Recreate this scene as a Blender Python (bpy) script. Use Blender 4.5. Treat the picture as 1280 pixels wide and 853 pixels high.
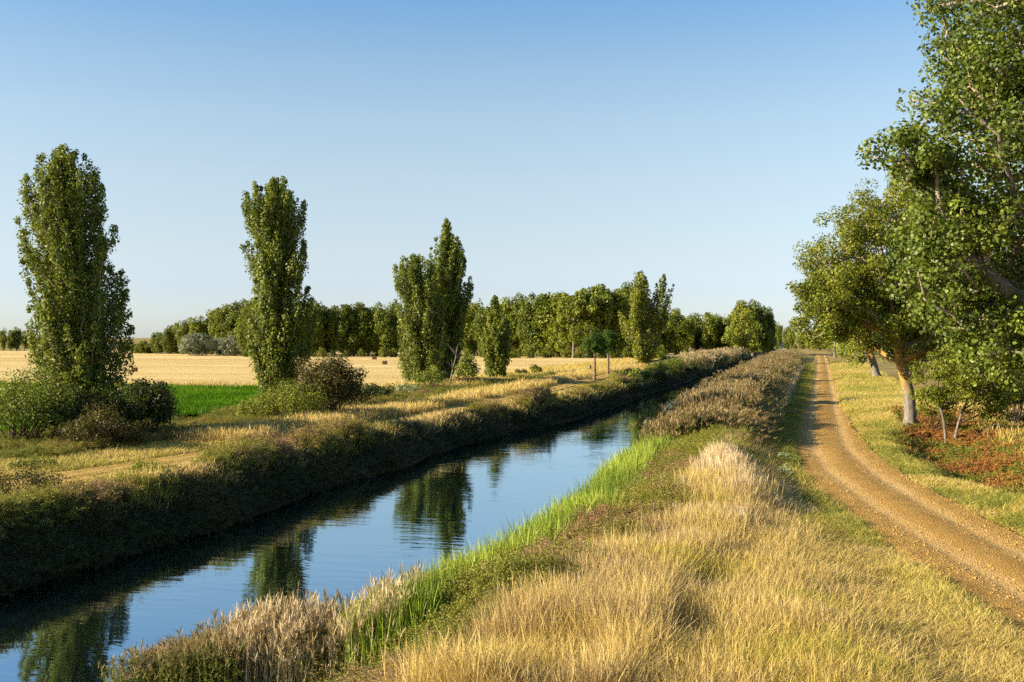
import bpy, math, random
import numpy as np
from mathutils import Vector

# ------------------------------------------------------------------ camera, world, sun, exposure
scn = bpy.context.scene
for o in list(bpy.data.objects):
    bpy.data.objects.remove(o)
COL = scn.collection
F = 1400.0                      # focal length in pixels of the 1280 wide photograph
YAW = math.atan(380 / F)        # the canal and the track run along +Y, the camera looks a little left of them
EYE = 5.0
HOR = 422.0
cam_d = bpy.data.cameras.new('camera')
cam = bpy.data.objects.new('camera', cam_d)
COL.objects.link(cam)
cam_d.sensor_width = 36.0
cam_d.lens = 36.0 * F / 1280.0
cam_d.clip_start = 0.1
cam_d.clip_end = 20000
cam.location = (0, 0, EYE)
cam.rotation_euler = (math.radians(90) - math.atan((426.5 - HOR) / F), 0, YAW)
scn.camera = cam

SUN_EL = math.radians(19.4)
SUN_AZ = math.radians(26.0)     # light travels along (cos, sin) of this angle in the ground plane
world = bpy.data.worlds.new('World')
scn.world = world
world.use_nodes = True
wn = world.node_tree
wn.nodes.clear()
w_out = wn.nodes.new('ShaderNodeOutputWorld')
w_bg = wn.nodes.new('ShaderNodeBackground')
w_sky = wn.nodes.new('ShaderNodeTexSky')
w_sky.sky_type = 'NISHITA'
w_sky.sun_disc = False
w_sky.sun_elevation = SUN_EL
# the sun stands towards (-cos, -sin); Blender's rotation 0 is +Y and turns clockwise seen from above
sx, sy = -math.cos(SUN_AZ), -math.sin(SUN_AZ)
w_sky.sun_rotation = math.atan2(sx, sy)
w_sky.altitude = 700
w_sky.air_density = 1.0
w_sky.dust_density = 0.6
w_sky.ozone_density = 1.5
w_bg.inputs['Strength'].default_value = 0.073
# the photograph's sky pales to blue rather than to cream at the horizon, all the way round
w_geo = wn.nodes.new('ShaderNodeTexCoord')
w_sep = wn.nodes.new('ShaderNodeSeparateXYZ')
wn.links.new(w_geo.outputs['Generated'], w_sep.inputs[0])
w_ramp = wn.nodes.new('ShaderNodeValToRGB')
SKY_STOPS = [(0.0, (0.60, 0.70, 1.0)), (0.043, (0.655, 0.675, 0.89)), (0.076, (0.784, 0.725, 0.786)), (0.14, (0.957, 0.848, 0.796)),
             (0.19, (1.0, 0.915, 0.84)), (0.24, (0.89, 0.91, 0.88)), (0.29, (0.66, 0.855, 0.95)), (0.45, (0.60, 0.82, 0.95))]
while len(w_ramp.color_ramp.elements) < len(SKY_STOPS):
    w_ramp.color_ramp.elements.new(0.5)
for e_, (p_, c_) in zip(w_ramp.color_ramp.elements, SKY_STOPS):
    e_.position = p_; e_.color = (c_[0], c_[1], c_[2], 1)
wn.links.new(w_sep.outputs[2], w_ramp.inputs[0])
w_mul = wn.nodes.new('ShaderNodeMix'); w_mul.data_type = 'RGBA'; w_mul.blend_type = 'MULTIPLY'; w_mul.inputs[0].default_value = 1.0
wn.links.new(w_sky.outputs[0], w_mul.inputs[6]); wn.links.new(w_ramp.outputs[0], w_mul.inputs[7])
wn.links.new(w_mul.outputs[2], w_bg.inputs[0])
wn.links.new(w_bg.outputs[0], w_out.inputs[0])
sun_d = bpy.data.lights.new('sun', 'SUN')
sun_d.energy = 5.0
sun_d.angle = math.radians(0.5)
sun_d.color = (1.0, 0.87, 0.68)
sun = bpy.data.objects.new('sun', sun_d)
COL.objects.link(sun)
ldir = Vector((math.cos(SUN_AZ) * math.cos(SUN_EL), math.sin(SUN_AZ) * math.cos(SUN_EL), -math.sin(SUN_EL)))
sun.rotation_euler = ldir.to_track_quat('-Z', 'Y').to_euler()
sun.location = (-60, -20, 60)
vs = scn.view_settings
vs.view_transform = 'Standard'
vs.look = 'None'
vs.exposure = 1.6
vs.gamma = 1.0
vs.use_curve_mapping = False
scn.cycles.use_denoising = False
scn.cycles.max_bounces = 4
scn.cycles.adaptive_threshold = 0.02
scn.cycles.transparent_max_bounces = 4

# ------------------------------------------------------------------ helpers
RV = np.array([math.cos(YAW), math.sin(YAW), 0.0])     # image-right direction on the ground
FV = np.array([-math.sin(YAW), math.cos(YAW), 0.0])


def at(x, y, z=0.0):
    """ground point that a pixel of the photograph shows"""
    d = (EYE - z) * F / (y - HOR)
    p = d * (FV + (x - 640) / F * RV)
    return np.array([p[0], p[1], z])


def at_depth(x, y, d):
    p = d * (FV + (x - 640) / F * RV)
    return np.array([p[0], p[1], EYE + (HOR - y) / F * d])


def depth(p):
    return float(p[0] * FV[0] + p[1] * FV[1])


def hsh(ix, iy, seed):
    h = (ix.astype(np.int64) * 374761393 + iy.astype(np.int64) * 668265263 + seed * 974634777) & 0x7fffffff
    h = ((h ^ (h >> 13)) * 1274126177) & 0x7fffffff
    h = (h ^ (h >> 16)) & 0xffff
    return h / 65535.0


def vn(x, y, s, seed=0):
    """value noise 0..1, feature size s metres"""
    x = np.asarray(x, float) / s
    y = np.asarray(y, float) / s
    ix, iy = np.floor(x), np.floor(y)
    fx, fy = x - ix, y - iy
    fx = fx * fx * (3 - 2 * fx)
    fy = fy * fy * (3 - 2 * fy)
    a = hsh(ix, iy, seed); b = hsh(ix + 1, iy, seed); c = hsh(ix, iy + 1, seed); d = hsh(ix + 1, iy + 1, seed)
    return (a * (1 - fx) + b * fx) * (1 - fy) + (c * (1 - fx) + d * fx) * fy


def fbm(x, y, s, seed=0):
    return 0.55 * vn(x, y, s, seed) + 0.3 * vn(x, y, s / 2.3, seed + 7) + 0.15 * vn(x, y, s / 5.1, seed + 13)


def sstep(a, b, x):
    t = np.clip((np.asarray(x, float) - a) / (b - a), 0, 1)
    return t * t * (3 - 2 * t)


def link(o, parent=None):
    COL.objects.link(o)
    if parent is not None:
        o.parent = parent
    return o


def mesh(name, V, faces, mat, smooth=False, **attrs):
    """faces: array (n,k) of one polygon size"""
    V = np.asarray(V, np.float32)
    faces = np.asarray(faces, np.int32)
    n, k = faces.shape
    me = bpy.data.meshes.new(name)
    me.vertices.add(len(V))
    me.vertices.foreach_set('co', V.ravel())
    me.loops.add(n * k)
    me.loops.foreach_set('vertex_index', faces.ravel())
    me.polygons.add(n)
    me.polygons.foreach_set('loop_start', np.arange(0, n * k, k, dtype=np.int32))
    if smooth:
        me.polygons.foreach_set('use_smooth', np.ones(n, bool))
    for a, v in attrs.items():
        v = np.asarray(v, np.float32)
        if v.ndim == 2:
            c = np.ones((len(v), 4), np.float32); c[:, :3] = v[:, :3]
            at_ = me.attributes.new(a, 'FLOAT_COLOR', 'POINT')
            at_.data.foreach_set('color', c.ravel())
        else:
            at_ = me.attributes.new(a, 'FLOAT', 'POINT')
            at_.data.foreach_set('value', v.ravel())
    me.update(calc_edges=True)
    me.validate()
    if mat:
        me.materials.append(mat)
    return me


def obj(name, me, parent=None, label=None, cat=None, group=None, kind=None, loc=None):
    o = bpy.data.objects.new(name, me)
    link(o, parent)
    if loc is not None:
        o.location = loc
    tag(o, label, cat, group, kind)
    return o


def tag(o, label=None, cat=None, group=None, kind=None):
    if label: o['label'] = label
    if cat: o['category'] = cat
    if group: o['group'] = group
    if kind: o['kind'] = kind


def thing(name, label, cat, loc=(0, 0, 0), group=None, rz=0.0):
    o = bpy.data.objects.new(name, None)
    COL.objects.link(o)
    o.location = loc
    o.rotation_euler = (0, 0, rz)
    o.empty_display_size = 0.3
    tag(o, label, cat, group)
    return o


def dup(root, loc, rz=0.0, scale=(1, 1, 1), label=None, group=None):
    r = root.copy()
    COL.objects.link(r)
    r.location = loc
    r.rotation_euler = (0, 0, rz)
    r.scale = scale
    if label: r['label'] = label
    if group: r['group'] = group
    for ch in list(root.children):
        c = ch.copy()
        COL.objects.link(c)
        c.parent = r
        for g in list(ch.children):
            q = g.copy(); COL.objects.link(q); q.parent = c
    return r


# ------------------------------------------------------------------ materials
def new_mat(name):
    m = bpy.data.materials.new(name)
    m.use_nodes = True
    nt = m.node_tree
    for n in list(nt.nodes):
        nt.nodes.remove(n)
    out = nt.nodes.new('ShaderNodeOutputMaterial')
    return m, nt, out


def N(nt, typ, **kw):
    n = nt.nodes.new(typ)
    for k, v in kw.items():
        if k in n.inputs:
            n.inputs[k].default_value = v
        else:
            setattr(n, k, v)
    return n


def ramp(nt, fac, stops):
    r = nt.nodes.new('ShaderNodeValToRGB')
    el = r.color_ramp.elements
    while len(el) < len(stops):
        el.new(0.5)
    for e, (p, c) in zip(el, stops):
        e.position = p
        e.color = (c[0], c[1], c[2], 1)
    nt.links.new(fac, r.inputs[0])
    return r.outputs[0]


def mixc(nt, fac, a, b, blend='MIX'):
    m = nt.nodes.new('ShaderNodeMix')
    m.data_type = 'RGBA'
    m.blend_type = blend
    for s, v in ((0, fac), (6, a), (7, b)):
        if hasattr(v, 'links'):
            nt.links.new(v, m.inputs[s])
        elif s == 0:
            m.inputs[0].default_value = v
        else:
            m.inputs[s].default_value = (v[0], v[1], v[2], 1)
    return m.outputs[2]


def noise(nt, scale, detail=4, rough=0.6, vec=None):
    n = N(nt, 'ShaderNodeTexNoise')
    n.inputs['Scale'].default_value = scale
    n.inputs['Detail'].default_value = detail
    n.inputs['Roughness'].default_value = rough
    if vec is not None:
        nt.links.new(vec, n.inputs['Vector'])
    return n.outputs['Fac']


def leaf_mat(name, stops, transl=0.26, rough=0.52, spec=0.22, tcol=(0.28, 0.32, 0.03), inst=False, objvar=0.0):
    """foliage: colour from the per-leaf (and per-plant) tint, some light passes through"""
    m, nt, out = new_mat(name)
    a = N(nt, 'ShaderNodeAttribute', attribute_name='tint')
    fac = a.outputs['Fac']
    if inst:
        b = N(nt, 'ShaderNodeAttribute', attribute_name='itint', attribute_type='INSTANCER')
        mm = N(nt, 'ShaderNodeMath', operation='MULTIPLY_ADD')
        nt.links.new(fac, mm.inputs[0]); mm.inputs[1].default_value = 0.45
        m2 = N(nt, 'ShaderNodeMath', operation='MULTIPLY')
        nt.links.new(b.outputs['Fac'], m2.inputs[0]); m2.inputs[1].default_value = 0.62
        nt.links.new(m2.outputs[0], mm.inputs[2])
        fac = mm.outputs[0]
    elif objvar:
        oi = N(nt, 'ShaderNodeObjectInfo')
        mm = N(nt, 'ShaderNodeMath', operation='MULTIPLY_ADD')
        nt.links.new(oi.outputs['Random'], mm.inputs[0]); mm.inputs[1].default_value = objvar
        m2 = N(nt, 'ShaderNodeMath', operation='MULTIPLY')
        nt.links.new(fac, m2.inputs[0]); m2.inputs[1].default_value = 1 - objvar
        nt.links.new(m2.outputs[0], mm.inputs[2])
        fac = mm.outputs[0]
    col = ramp(nt, fac, stops)
    p = N(nt, 'ShaderNodeBsdfPrincipled')
    nt.links.new(col, p.inputs['Base Color'])
    p.inputs['Roughness'].default_value = rough
    p.inputs['Specular IOR Level'].default_value = spec
    t = N(nt, 'ShaderNodeBsdfTranslucent')
    tc = mixc(nt, 0.5, col, tcol)
    nt.links.new(tc, t.inputs['Color'])
    mx = N(nt, 'ShaderNodeMixShader')
    mx.inputs[0].default_value = transl
    nt.links.new(p.outputs[0], mx.inputs[1])
    nt.links.new(t.outputs[0], mx.inputs[2])
    nt.links.new(mx.outputs[0], out.inputs[0])
    return m


def bark_mat(name, c1, c2, scale=9.0, lichen=None):
    m, nt, out = new_mat(name)
    tc = N(nt, 'ShaderNodeTexCoord')
    mp = N(nt, 'ShaderNodeMapping')
    mp.inputs['Scale'].default_value = (1, 1, 0.22)
    nt.links.new(tc.outputs['Object'], mp.inputs[0])
    f = noise(nt, scale, 8, 0.7, mp.outputs[0])
    col = ramp(nt, f, [(0.32, c1), (0.68, c2)])
    if lichen:
        f2 = noise(nt, 1.6, 5, 0.7, tc.outputs['Object'])
        z = N(nt, 'ShaderNodeSeparateXYZ'); nt.links.new(tc.outputs['Object'], z.inputs[0])
        mr = N(nt, 'ShaderNodeMapRange'); nt.links.new(z.outputs[2], mr.inputs[0])
        mr.inputs[1].default_value = 1.2; mr.inputs[2].default_value = 4.5
        ad = N(nt, 'ShaderNodeMath', operation='ADD'); nt.links.new(f2, ad.inputs[0]); nt.links.new(mr.outputs[0], ad.inputs[1])
        fr = ramp(nt, ad.outputs[0], [(0.75, (0, 0, 0)), (1.35, (0.85, 0.85, 0.85))])
        col = mixc(nt, fr, col, lichen)
    p = N(nt, 'ShaderNodeBsdfPrincipled')
    p.inputs['Roughness'].default_value = 0.9
    p.inputs['Specular IOR Level'].default_value = 0.15
    nt.links.new(col, p.inputs['Base Color'])
    b = N(nt, 'ShaderNodeBump')
    b.inputs['Strength'].default_value = 0.8
    b.inputs['Distance'].default_value = 0.05
    nt.links.new(f, b.inputs['Height'])
    nt.links.new(b.outputs[0], p.inputs['Normal'])
    nt.links.new(p.outputs[0], out.inputs[0])
    return m


M = {}
M['poplar_leaf'] = leaf_mat('poplar_leaf', [(0.0, (0.050, 0.074, 0.008)), (0.55, (0.135, 0.165, 0.014)), (1.0, (0.25, 0.265, 0.03))])
M['near_leaf'] = leaf_mat('near_leaf', [(0.0, (0.035, 0.056, 0.007)), (0.6, (0.10, 0.135, 0.013)), (1.0, (0.20, 0.23, 0.03))], rough=0.5, spec=0.25)
M['yellow_leaf'] = leaf_mat('yellow_leaf', [(0.0, (0.065, 0.085, 0.008)), (0.55, (0.165, 0.18, 0.013)), (1.0, (0.28, 0.275, 0.022))], transl=0.32)
M['wood_leaf'] = leaf_mat('wood_leaf', [(0.0, (0.042, 0.064, 0.008)), (0.5, (0.125, 0.148, 0.011)), (1.0, (0.24, 0.24, 0.015))], transl=0.26, objvar=0.45)
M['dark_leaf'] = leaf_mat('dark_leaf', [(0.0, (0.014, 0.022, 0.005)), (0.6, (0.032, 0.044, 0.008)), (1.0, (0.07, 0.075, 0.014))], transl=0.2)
M['pine_leaf'] = leaf_mat('pine_leaf', [(0.0, (0.03, 0.055, 0.006)), (0.6, (0.07, 0.115, 0.010)), (1.0, (0.12, 0.18, 0.015))], spec=0.1, transl=0.12, tcol=(0.06, 0.12, 0.02))
M['willow_leaf'] = leaf_mat('willow_leaf', [(0.0, (0.10, 0.12, 0.065)), (0.6, (0.20, 0.22, 0.13)), (1.0, (0.30, 0.31, 0.20))], transl=0.2, tcol=(0.2, 0.24, 0.1))
M['bramble_leaf'] = leaf_mat('bramble_leaf', [(0.0, (0.024, 0.018, 0.006)), (0.45, (0.055, 0.050, 0.010)), (0.8, (0.10, 0.10, 0.014)), (1.0, (0.16, 0.09, 0.02))], spec=0.15, transl=0.22, tcol=(0.2, 0.16, 0.03))
M['rust_leaf'] = leaf_mat('rust_leaf', [(0.0, (0.06, 0.035, 0.012)), (0.5, (0.17, 0.085, 0.022)), (1.0, (0.30, 0.15, 0.04))], transl=0.25, tcol=(0.3, 0.15, 0.03))
M['herb_pale'] = leaf_mat('herb_pale', [(0.0, (0.16, 0.20, 0.08)), (0.6, (0.30, 0.34, 0.14)), (1.0, (0.42, 0.44, 0.22))], transl=0.25, tcol=(0.3, 0.36, 0.1))
G = dict(inst=True, rough=0.6, spec=0.25)
M['gold'] = leaf_mat('gold_grass', [(0.0, (0.17, 0.115, 0.06)), (0.22, (0.34, 0.235, 0.105)), (0.48, (0.58, 0.425, 0.155)), (0.72, (0.50, 0.36, 0.08)), (1.0, (0.34, 0.32, 0.045))], transl=0.3, tcol=(0.55, 0.42, 0.12), **G)
M['straw'] = leaf_mat('straw_grass', [(0.0, (0.32, 0.21, 0.09)), (0.5, (0.50, 0.37, 0.18)), (1.0, (0.64, 0.50, 0.29))], transl=0.3, tcol=(0.6, 0.47, 0.25), **G)
M['verge'] = leaf_mat('verge_grass', [(0.0, (0.10, 0.13, 0.015)), (0.35, (0.20, 0.205, 0.028)), (0.62, (0.43, 0.345, 0.065)), (0.85, (0.54, 0.405, 0.12)), (1.0, (0.42, 0.29, 0.10))], transl=0.25, tcol=(0.4, 0.36, 0.07), **G)
M['cattail'] = leaf_mat('cattail_blade', [(0.0, (0.055, 0.095, 0.008)), (0.5, (0.16, 0.22, 0.016)), (1.0, (0.30, 0.34, 0.035))], transl=0.2, tcol=(0.24, 0.34, 0.02), **G)
M['reed'] = leaf_mat('reed_blade', [(0.0, (0.07, 0.10, 0.014)), (0.35, (0.19, 0.20, 0.03)), (0.7, (0.36, 0.27, 0.09)), (1.0, (0.62, 0.49, 0.28))], transl=0.25, tcol=(0.3, 0.25, 0.08), **G)
M['plume'] = leaf_mat('reed_plume', [(0.0, (0.11, 0.065, 0.02)), (0.45, (0.24, 0.165, 0.06)), (1.0, (0.60, 0.47, 0.27))], transl=0.3, tcol=(0.36, 0.27, 0.11), **G)
M['herb'] = leaf_mat('bank_herb', [(0.0, (0.055, 0.078, 0.009)), (0.35, (0.15, 0.165, 0.016)), (0.65, (0.28, 0.25, 0.028)), (0.82, (0.26, 0.155, 0.05)), (1.0, (0.30, 0.165, 0.095))], transl=0.28, tcol=(0.2, 0.2, 0.05), **G)
M['slope'] = leaf_mat('shade_dark_plants', [(0.0, (0.022, 0.026, 0.008)), (0.5, (0.05, 0.052, 0.012)), (1.0, (0.085, 0.065, 0.02))], transl=0.2, tcol=(0.06, 0.06, 0.012), **G)  # the bank's deep shade is put into this darker leaf colour
M['crop'] = leaf_mat('crop_leaf', [(0.0, (0.035, 0.085, 0.004)), (0.5, (0.07, 0.15, 0.007)), (1.0, (0.13, 0.22, 0.010))], transl=0.3, tcol=(0.09, 0.26, 0.005), inst=True, rough=0.8, spec=0.05)
M['rust'] = leaf_mat('rust_cover', [(0.0, (0.08, 0.035, 0.012)), (0.35, (0.26, 0.105, 0.022)), (0.6, (0.36, 0.19, 0.035)), (0.72, (0.10, 0.13, 0.015)), (1.0, (0.16, 0.21, 0.02))], transl=0.25, tcol=(0.3, 0.17, 0.04), **G)
M['bark'] = bark_mat('poplar_bark', (0.07, 0.055, 0.04), (0.24, 0.20, 0.15))
M['bark_pale'] = bark_mat('pale_bark', (0.055, 0.046, 0.036), (0.27, 0.23, 0.18), 8.0, lichen=(0.30, 0.18, 0.03))
M['twig'] = bark_mat('twig_bark', (0.20, 0.15, 0.10), (0.42, 0.33, 0.23), 4.0)
M['dark_bark'] = bark_mat('dark_bark', (0.035, 0.025, 0.018), (0.12, 0.085, 0.06))
M['pine_bark'] = bark_mat('pine_bark', (0.08, 0.05, 0.035), (0.26, 0.17, 0.12))
M['dead_wood'] = bark_mat('dead_wood', (0.30, 0.26, 0.21), (0.60, 0.54, 0.46))


def ground_mat():
    m, nt, out = new_mat('ground')
    a = N(nt, 'ShaderNodeAttribute', attribute_name='zone')
    tc = N(nt, 'ShaderNodeTexCoord')
    f = noise(nt, 2.6, 8, 0.7, tc.outputs['Object'])
    f2 = noise(nt, 22.0, 6, 0.75, tc.outputs['Object'])
    c = mixc(nt, ramp(nt, f, [(0.35, (0, 0, 0)), (0.7, (0.55, 0.55, 0.55))]), a.outputs['Color'], (0.15, 0.085, 0.03))
    c = mixc(nt, 1.0, c, ramp(nt, f2, [(0.25, (0.62, 0.60, 0.56)), (0.75, (1.25, 1.22, 1.15))]), 'MULTIPLY')
    p = N(nt, 'ShaderNodeBsdfPrincipled')
    p.inputs['Roughness'].default_value = 0.95
    p.inputs['Specular IOR Level'].default_value = 0.1
    nt.links.new(c, p.inputs['Base Color'])
    b = N(nt, 'ShaderNodeBump'); b.inputs['Strength'].default_value = 0.9; b.inputs['Distance'].default_value = 0.08
    nt.links.new(f2, b.inputs['Height']); nt.links.new(b.outputs[0], p.inputs['Normal'])
    nt.links.new(p.outputs[0], out.inputs[0])
    return m


def road_mat(name, soil1, soil2, rut):
    m, nt, out = new_mat(name)
    tc = N(nt, 'ShaderNodeTexCoord')
    a = N(nt, 'ShaderNodeAttribute', attribute_name='rut')
    big = noise(nt, 0.9, 6, 0.65, tc.outputs['Object'])
    fine = noise(nt, 14.0, 8, 0.8, tc.outputs['Object'])
    v = N(nt, 'ShaderNodeTexVoronoi'); v.inputs['Scale'].default_value = 26.0
    nt.links.new(tc.outputs['Object'], v.inputs['Vector'])
    c = ramp(nt, big, [(0.3, soil1), (0.72, soil2)])
    c = mixc(nt, a.outputs['Fac'], c, rut)
    c = mixc(nt, 1.0, c, ramp(nt, fine, [(0.3, (0.55, 0.52, 0.47)), (0.7, (1.3, 1.28, 1.22))]), 'MULTIPLY')
    c = mixc(nt, 0.45, c, mixc(nt, 1.0, c, ramp(nt, v.outputs['Color'], [(0.1, (0.6, 0.55, 0.5)), (0.9, (1.45, 1.4, 1.35))]), 'MULTIPLY'))
    p = N(nt, 'ShaderNodeBsdfPrincipled')
    p.inputs['Roughness'].default_value = 0.95
    p.inputs['Specular IOR Level'].default_value = 0.12
    nt.links.new(c, p.inputs['Base Color'])
    h = N(nt, 'ShaderNodeMath', operation='ADD')
    nt.links.new(fine, h.inputs[0]); nt.links.new(v.outputs['Distance'], h.inputs[1])
    b = N(nt, 'ShaderNodeBump'); b.inputs['Strength'].default_value = 1.0; b.inputs['Distance'].default_value = 0.05
    nt.links.new(h.outputs[0], b.inputs['Height']); nt.links.new(b.outputs[0], p.inputs['Normal'])
    nt.links.new(p.outputs[0], out.inputs[0])
    return m


def field_mat(name, c1, c2, c3, period=2.2, axis=1):
    m, nt, out = new_mat(name)
    tc = N(nt, 'ShaderNodeTexCoord')
    mp = N(nt, 'ShaderNodeMapping')
    mp.inputs['Scale'].default_value = (0.03, 1, 1) if axis == 1 else (1, 0.03, 1)
    nt.links.new(tc.outputs['Object'], mp.inputs[0])
    st = noise(nt, 1.0 / period, 5, 0.6, mp.outputs[0])
    big = noise(nt, 0.03, 4, 0.6, tc.outputs['Object'])
    fine = noise(nt, 3.0, 8, 0.75, tc.outputs['Object'])
    c = ramp(nt, st, [(0.35, c1), (0.65, c2)])
    c = mixc(nt, ramp(nt, big, [(0.4, (0, 0, 0)), (0.65, (0.7, 0.7, 0.7))]), c, c3)
    c = mixc(nt, 1.0, c, ramp(nt, fine, [(0.3, (0.75, 0.73, 0.7)), (0.7, (1.2, 1.18, 1.15))]), 'MULTIPLY')
    p = N(nt, 'ShaderNodeBsdfPrincipled')
    p.inputs['Roughness'].default_value = 1.0
    p.inputs['Specular IOR Level'].default_value = 0.05
    nt.links.new(c, p.inputs['Base Color'])
    b = N(nt, 'ShaderNodeBump'); b.inputs['Strength'].default_value = 0.8; b.inputs['Distance'].default_value = 0.12
    nt.links.new(fine, b.inputs['Height']); nt.links.new(b.outputs[0], p.inputs['Normal'])
    nt.links.new(p.outputs[0], out.inputs[0])
    return m


def water_mat():
    m, nt, out = new_mat('canal_water')
    tc = N(nt, 'ShaderNodeTexCoord')
    mp = N(nt, 'ShaderNodeMapping')
    mp.inputs['Rotation'].default_value = (0, 0, -YAW)
    mp.inputs['Scale'].default_value = (0.45, 1.5, 1)
    nt.links.new(tc.outputs['Object'], mp.inputs[0])
    n1 = noise(nt, 1.7, 3, 0.5, mp.outputs[0])
    n2 = noise(nt, 0.22, 2, 0.5, tc.outputs['Object'])
    amp = N(nt, 'ShaderNodeMapRange')
    nt.links.new(n2, amp.inputs[0])
    amp.inputs[1].default_value = 0.35; amp.inputs[2].default_value = 0.65
    amp.inputs[3].default_value = 0.25; amp.inputs[4].default_value = 1.0
    mul = N(nt, 'ShaderNodeMath', operation='MULTIPLY')
    nt.links.new(n1, mul.inputs[0]); nt.links.new(amp.outputs[0], mul.inputs[1])
    b = N(nt, 'ShaderNodeBump'); b.inputs['Strength'].default_value = 1.0; b.inputs['Distance'].default_value = 0.010
    nt.links.new(mul.outputs[0], b.inputs['Height'])
    d = N(nt, 'ShaderNodeBsdfDiffuse')
    d.inputs['Color'].default_value = (0.003, 0.006, 0.008, 1)
    g = N(nt, 'ShaderNodeBsdfGlossy')
    g.inputs['Color'].default_value = (0.74, 0.90, 1.0, 1)
    g.inputs['Roughness'].default_value = 0.02
    nt.links.new(b.outputs[0], g.inputs['Normal'])
    lw = N(nt, 'ShaderNodeLayerWeight')
    pw = N(nt, 'ShaderNodeMath', operation='POWER')
    nt.links.new(lw.outputs['Facing'], pw.inputs[0]); pw.inputs[1].default_value = 1.3
    ma = N(nt, 'ShaderNodeMath', operation='MULTIPLY_ADD')
    nt.links.new(pw.outputs[0], ma.inputs[0]); ma.inputs[1].default_value = 0.93; ma.inputs[2].default_value = 0.04
    mx = N(nt, 'ShaderNodeMixShader')
    nt.links.new(ma.outputs[0], mx.inputs[0]); nt.links.new(d.outputs[0], mx.inputs[1]); nt.links.new(g.outputs[0], mx.inputs[2])
    nt.links.new(mx.outputs[0], out.inputs[0])
    return m


M['ground'] = ground_mat()
M['road'] = road_mat('track_gravel', (0.35, 0.205, 0.05), (0.46, 0.285, 0.08), (0.60, 0.42, 0.18))
M['path'] = road_mat('path_soil', (0.46, 0.31, 0.08), (0.54, 0.39, 0.12), (0.50, 0.30, 0.08))
M['stubble'] = field_mat('stubble', (0.48, 0.34, 0.125), (0.68, 0.52, 0.235), (0.47, 0.33, 0.12), period=11)
M['crop_soil'] = field_mat('crop_ground', (0.035, 0.11, 0.008), (0.05, 0.15, 0.010), (0.03, 0.08, 0.008))
M['water'] = water_mat()


def plain(name, c, rough=0.8):
    m, nt, out = new_mat(name)
    tc = N(nt, 'ShaderNodeTexCoord')
    f = noise(nt, 6.0, 6, 0.7, tc.outputs['Object'])
    col = ramp(nt, f, [(0.3, [v * 0.75 for v in c]), (0.7, [min(1, v * 1.15) for v in c])])
    p = N(nt, 'ShaderNodeBsdfPrincipled'); p.inputs['Roughness'].default_value = rough
    p.inputs['Specular IOR Level'].default_value = 0.2
    nt.links.new(col, p.inputs['Base Color']); nt.links.new(p.outputs[0], out.inputs[0])
    return m


M['bale'] = plain('bale_straw', (0.17, 0.085, 0.035), 1.0)
M['twine'] = plain('bale_twine', (0.14, 0.08, 0.05))
M['stone'] = plain('track_stone', (0.44, 0.27, 0.08), 0.95)
M['whitewash'] = plain('whitewash', (0.5, 0.51, 0.53))
M['roof_tile'] = plain('roof_sheet', (0.4, 0.43, 0.47))
M['dark_door'] = plain('door_paint', (0.15, 0.17, 0.2))  # plain dark blue-grey door colour

# ------------------------------------------------------------------ terrain
WZ = -1.0


def cl(Y):      # left waterline
    Y = np.asarray(Y, float)
    return np.interp(Y, [-60, 23, 35, 47, 59, 70, 82, 95, 109, 300, 700], [-18.4, -18.4, -18.4, -18.9, -19.1, -18.2, -17.3, -16.8, -17.2, -17.0, -19]) + 0.5 * (vn(Y, Y * 0, 4.5, 3) - 0.5)


def cr(Y):      # right waterline
    Y = np.asarray(Y, float)
    return np.interp(Y, [-60, 12, 20, 30, 40, 60, 100, 300, 700], [-7.6, -7.4, -6.9, -6.6, -6.8, -7.7, -9.0, -12.3, -15]) + 0.7 * (vn(Y, Y * 0, 5.0, 5) - 0.5)


def xroad(Y):
    return np.interp(Y, [-40, 0, 12, 20, 25, 30, 35, 43, 52, 62, 75, 120, 200, 400], [12, 9.4, 7.0, 5.35, 4.3, 3.3, 2.4, 1.3, 0.65, 0.5, 0.52, 0.75, 1.1, 1.6])


def hwroad(Y):
    return np.interp(Y, [0, 20, 25, 45, 70, 100, 200, 300], [2.1, 2.05, 1.95, 1.85, 1.6, 1.5, 1.7, 1.3])


def xpath(Y):
    return np.interp(Y, [-40, 20, 33, 40, 53, 80, 108, 144, 300], [-28, -26.6, -25.5, -24.6, -23.4, -23.8, -24.6, -26.4, -27])


def h0(X, Y):
    X = np.asarray(X, float); Y = np.asarray(Y, float)
    L, R = cl(Y), cr(Y)
    z = 0.12 * (fbm(X, Y, 3.0, 11) - 0.5) + 0.25 * (fbm(X, Y, 14.0, 12) - 0.5)
    topL = 0.12 + 0.25 * (vn(X * 0, Y, 7, 9) - 0.5)
    bl = np.interp(X - L, [-2.2, -1.7, -1.1, 0.0, 1.2, 2.5], [0, -0.08, -0.5, -1.0, -1.8, -2.1])
    br = np.interp(X - R, [-2.5, -1.2, 0.0, 0.9, 1.9, 3.2], [-2.1, -1.6, -1.0, -0.72, -0.25, 0.0])
    mid = (L + R) / 2
    bank = np.where(X < mid, bl, br)
    z = z * (1 - 0.5 * (bank < -0.9)) + bank + topL * sstep(-5, -1.8, X - L) * (X < mid)
    # ditch to the right of the track's verge
    dl = xroad(Y) + np.interp(Y, [30, 36, 40, 44, 51, 60, 66], [4.1, 3.8, 3.5, 2.9, 2.7, 3.1, 4.2]) + 0.5 * (vn(X * 0, Y, 6, 21) - 0.5)
    dd = np.interp(X - dl, [-0.4, 0.4, 1.3, 2.4, 5.5, 8.0, 12], [0, -0.6, -1.0, -0.95, -0.15, 0.35, 0.2])
    z = z + dd * (1 - sstep(57, 68, Y)) * sstep(-10, 5, Y)
    return z


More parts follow.
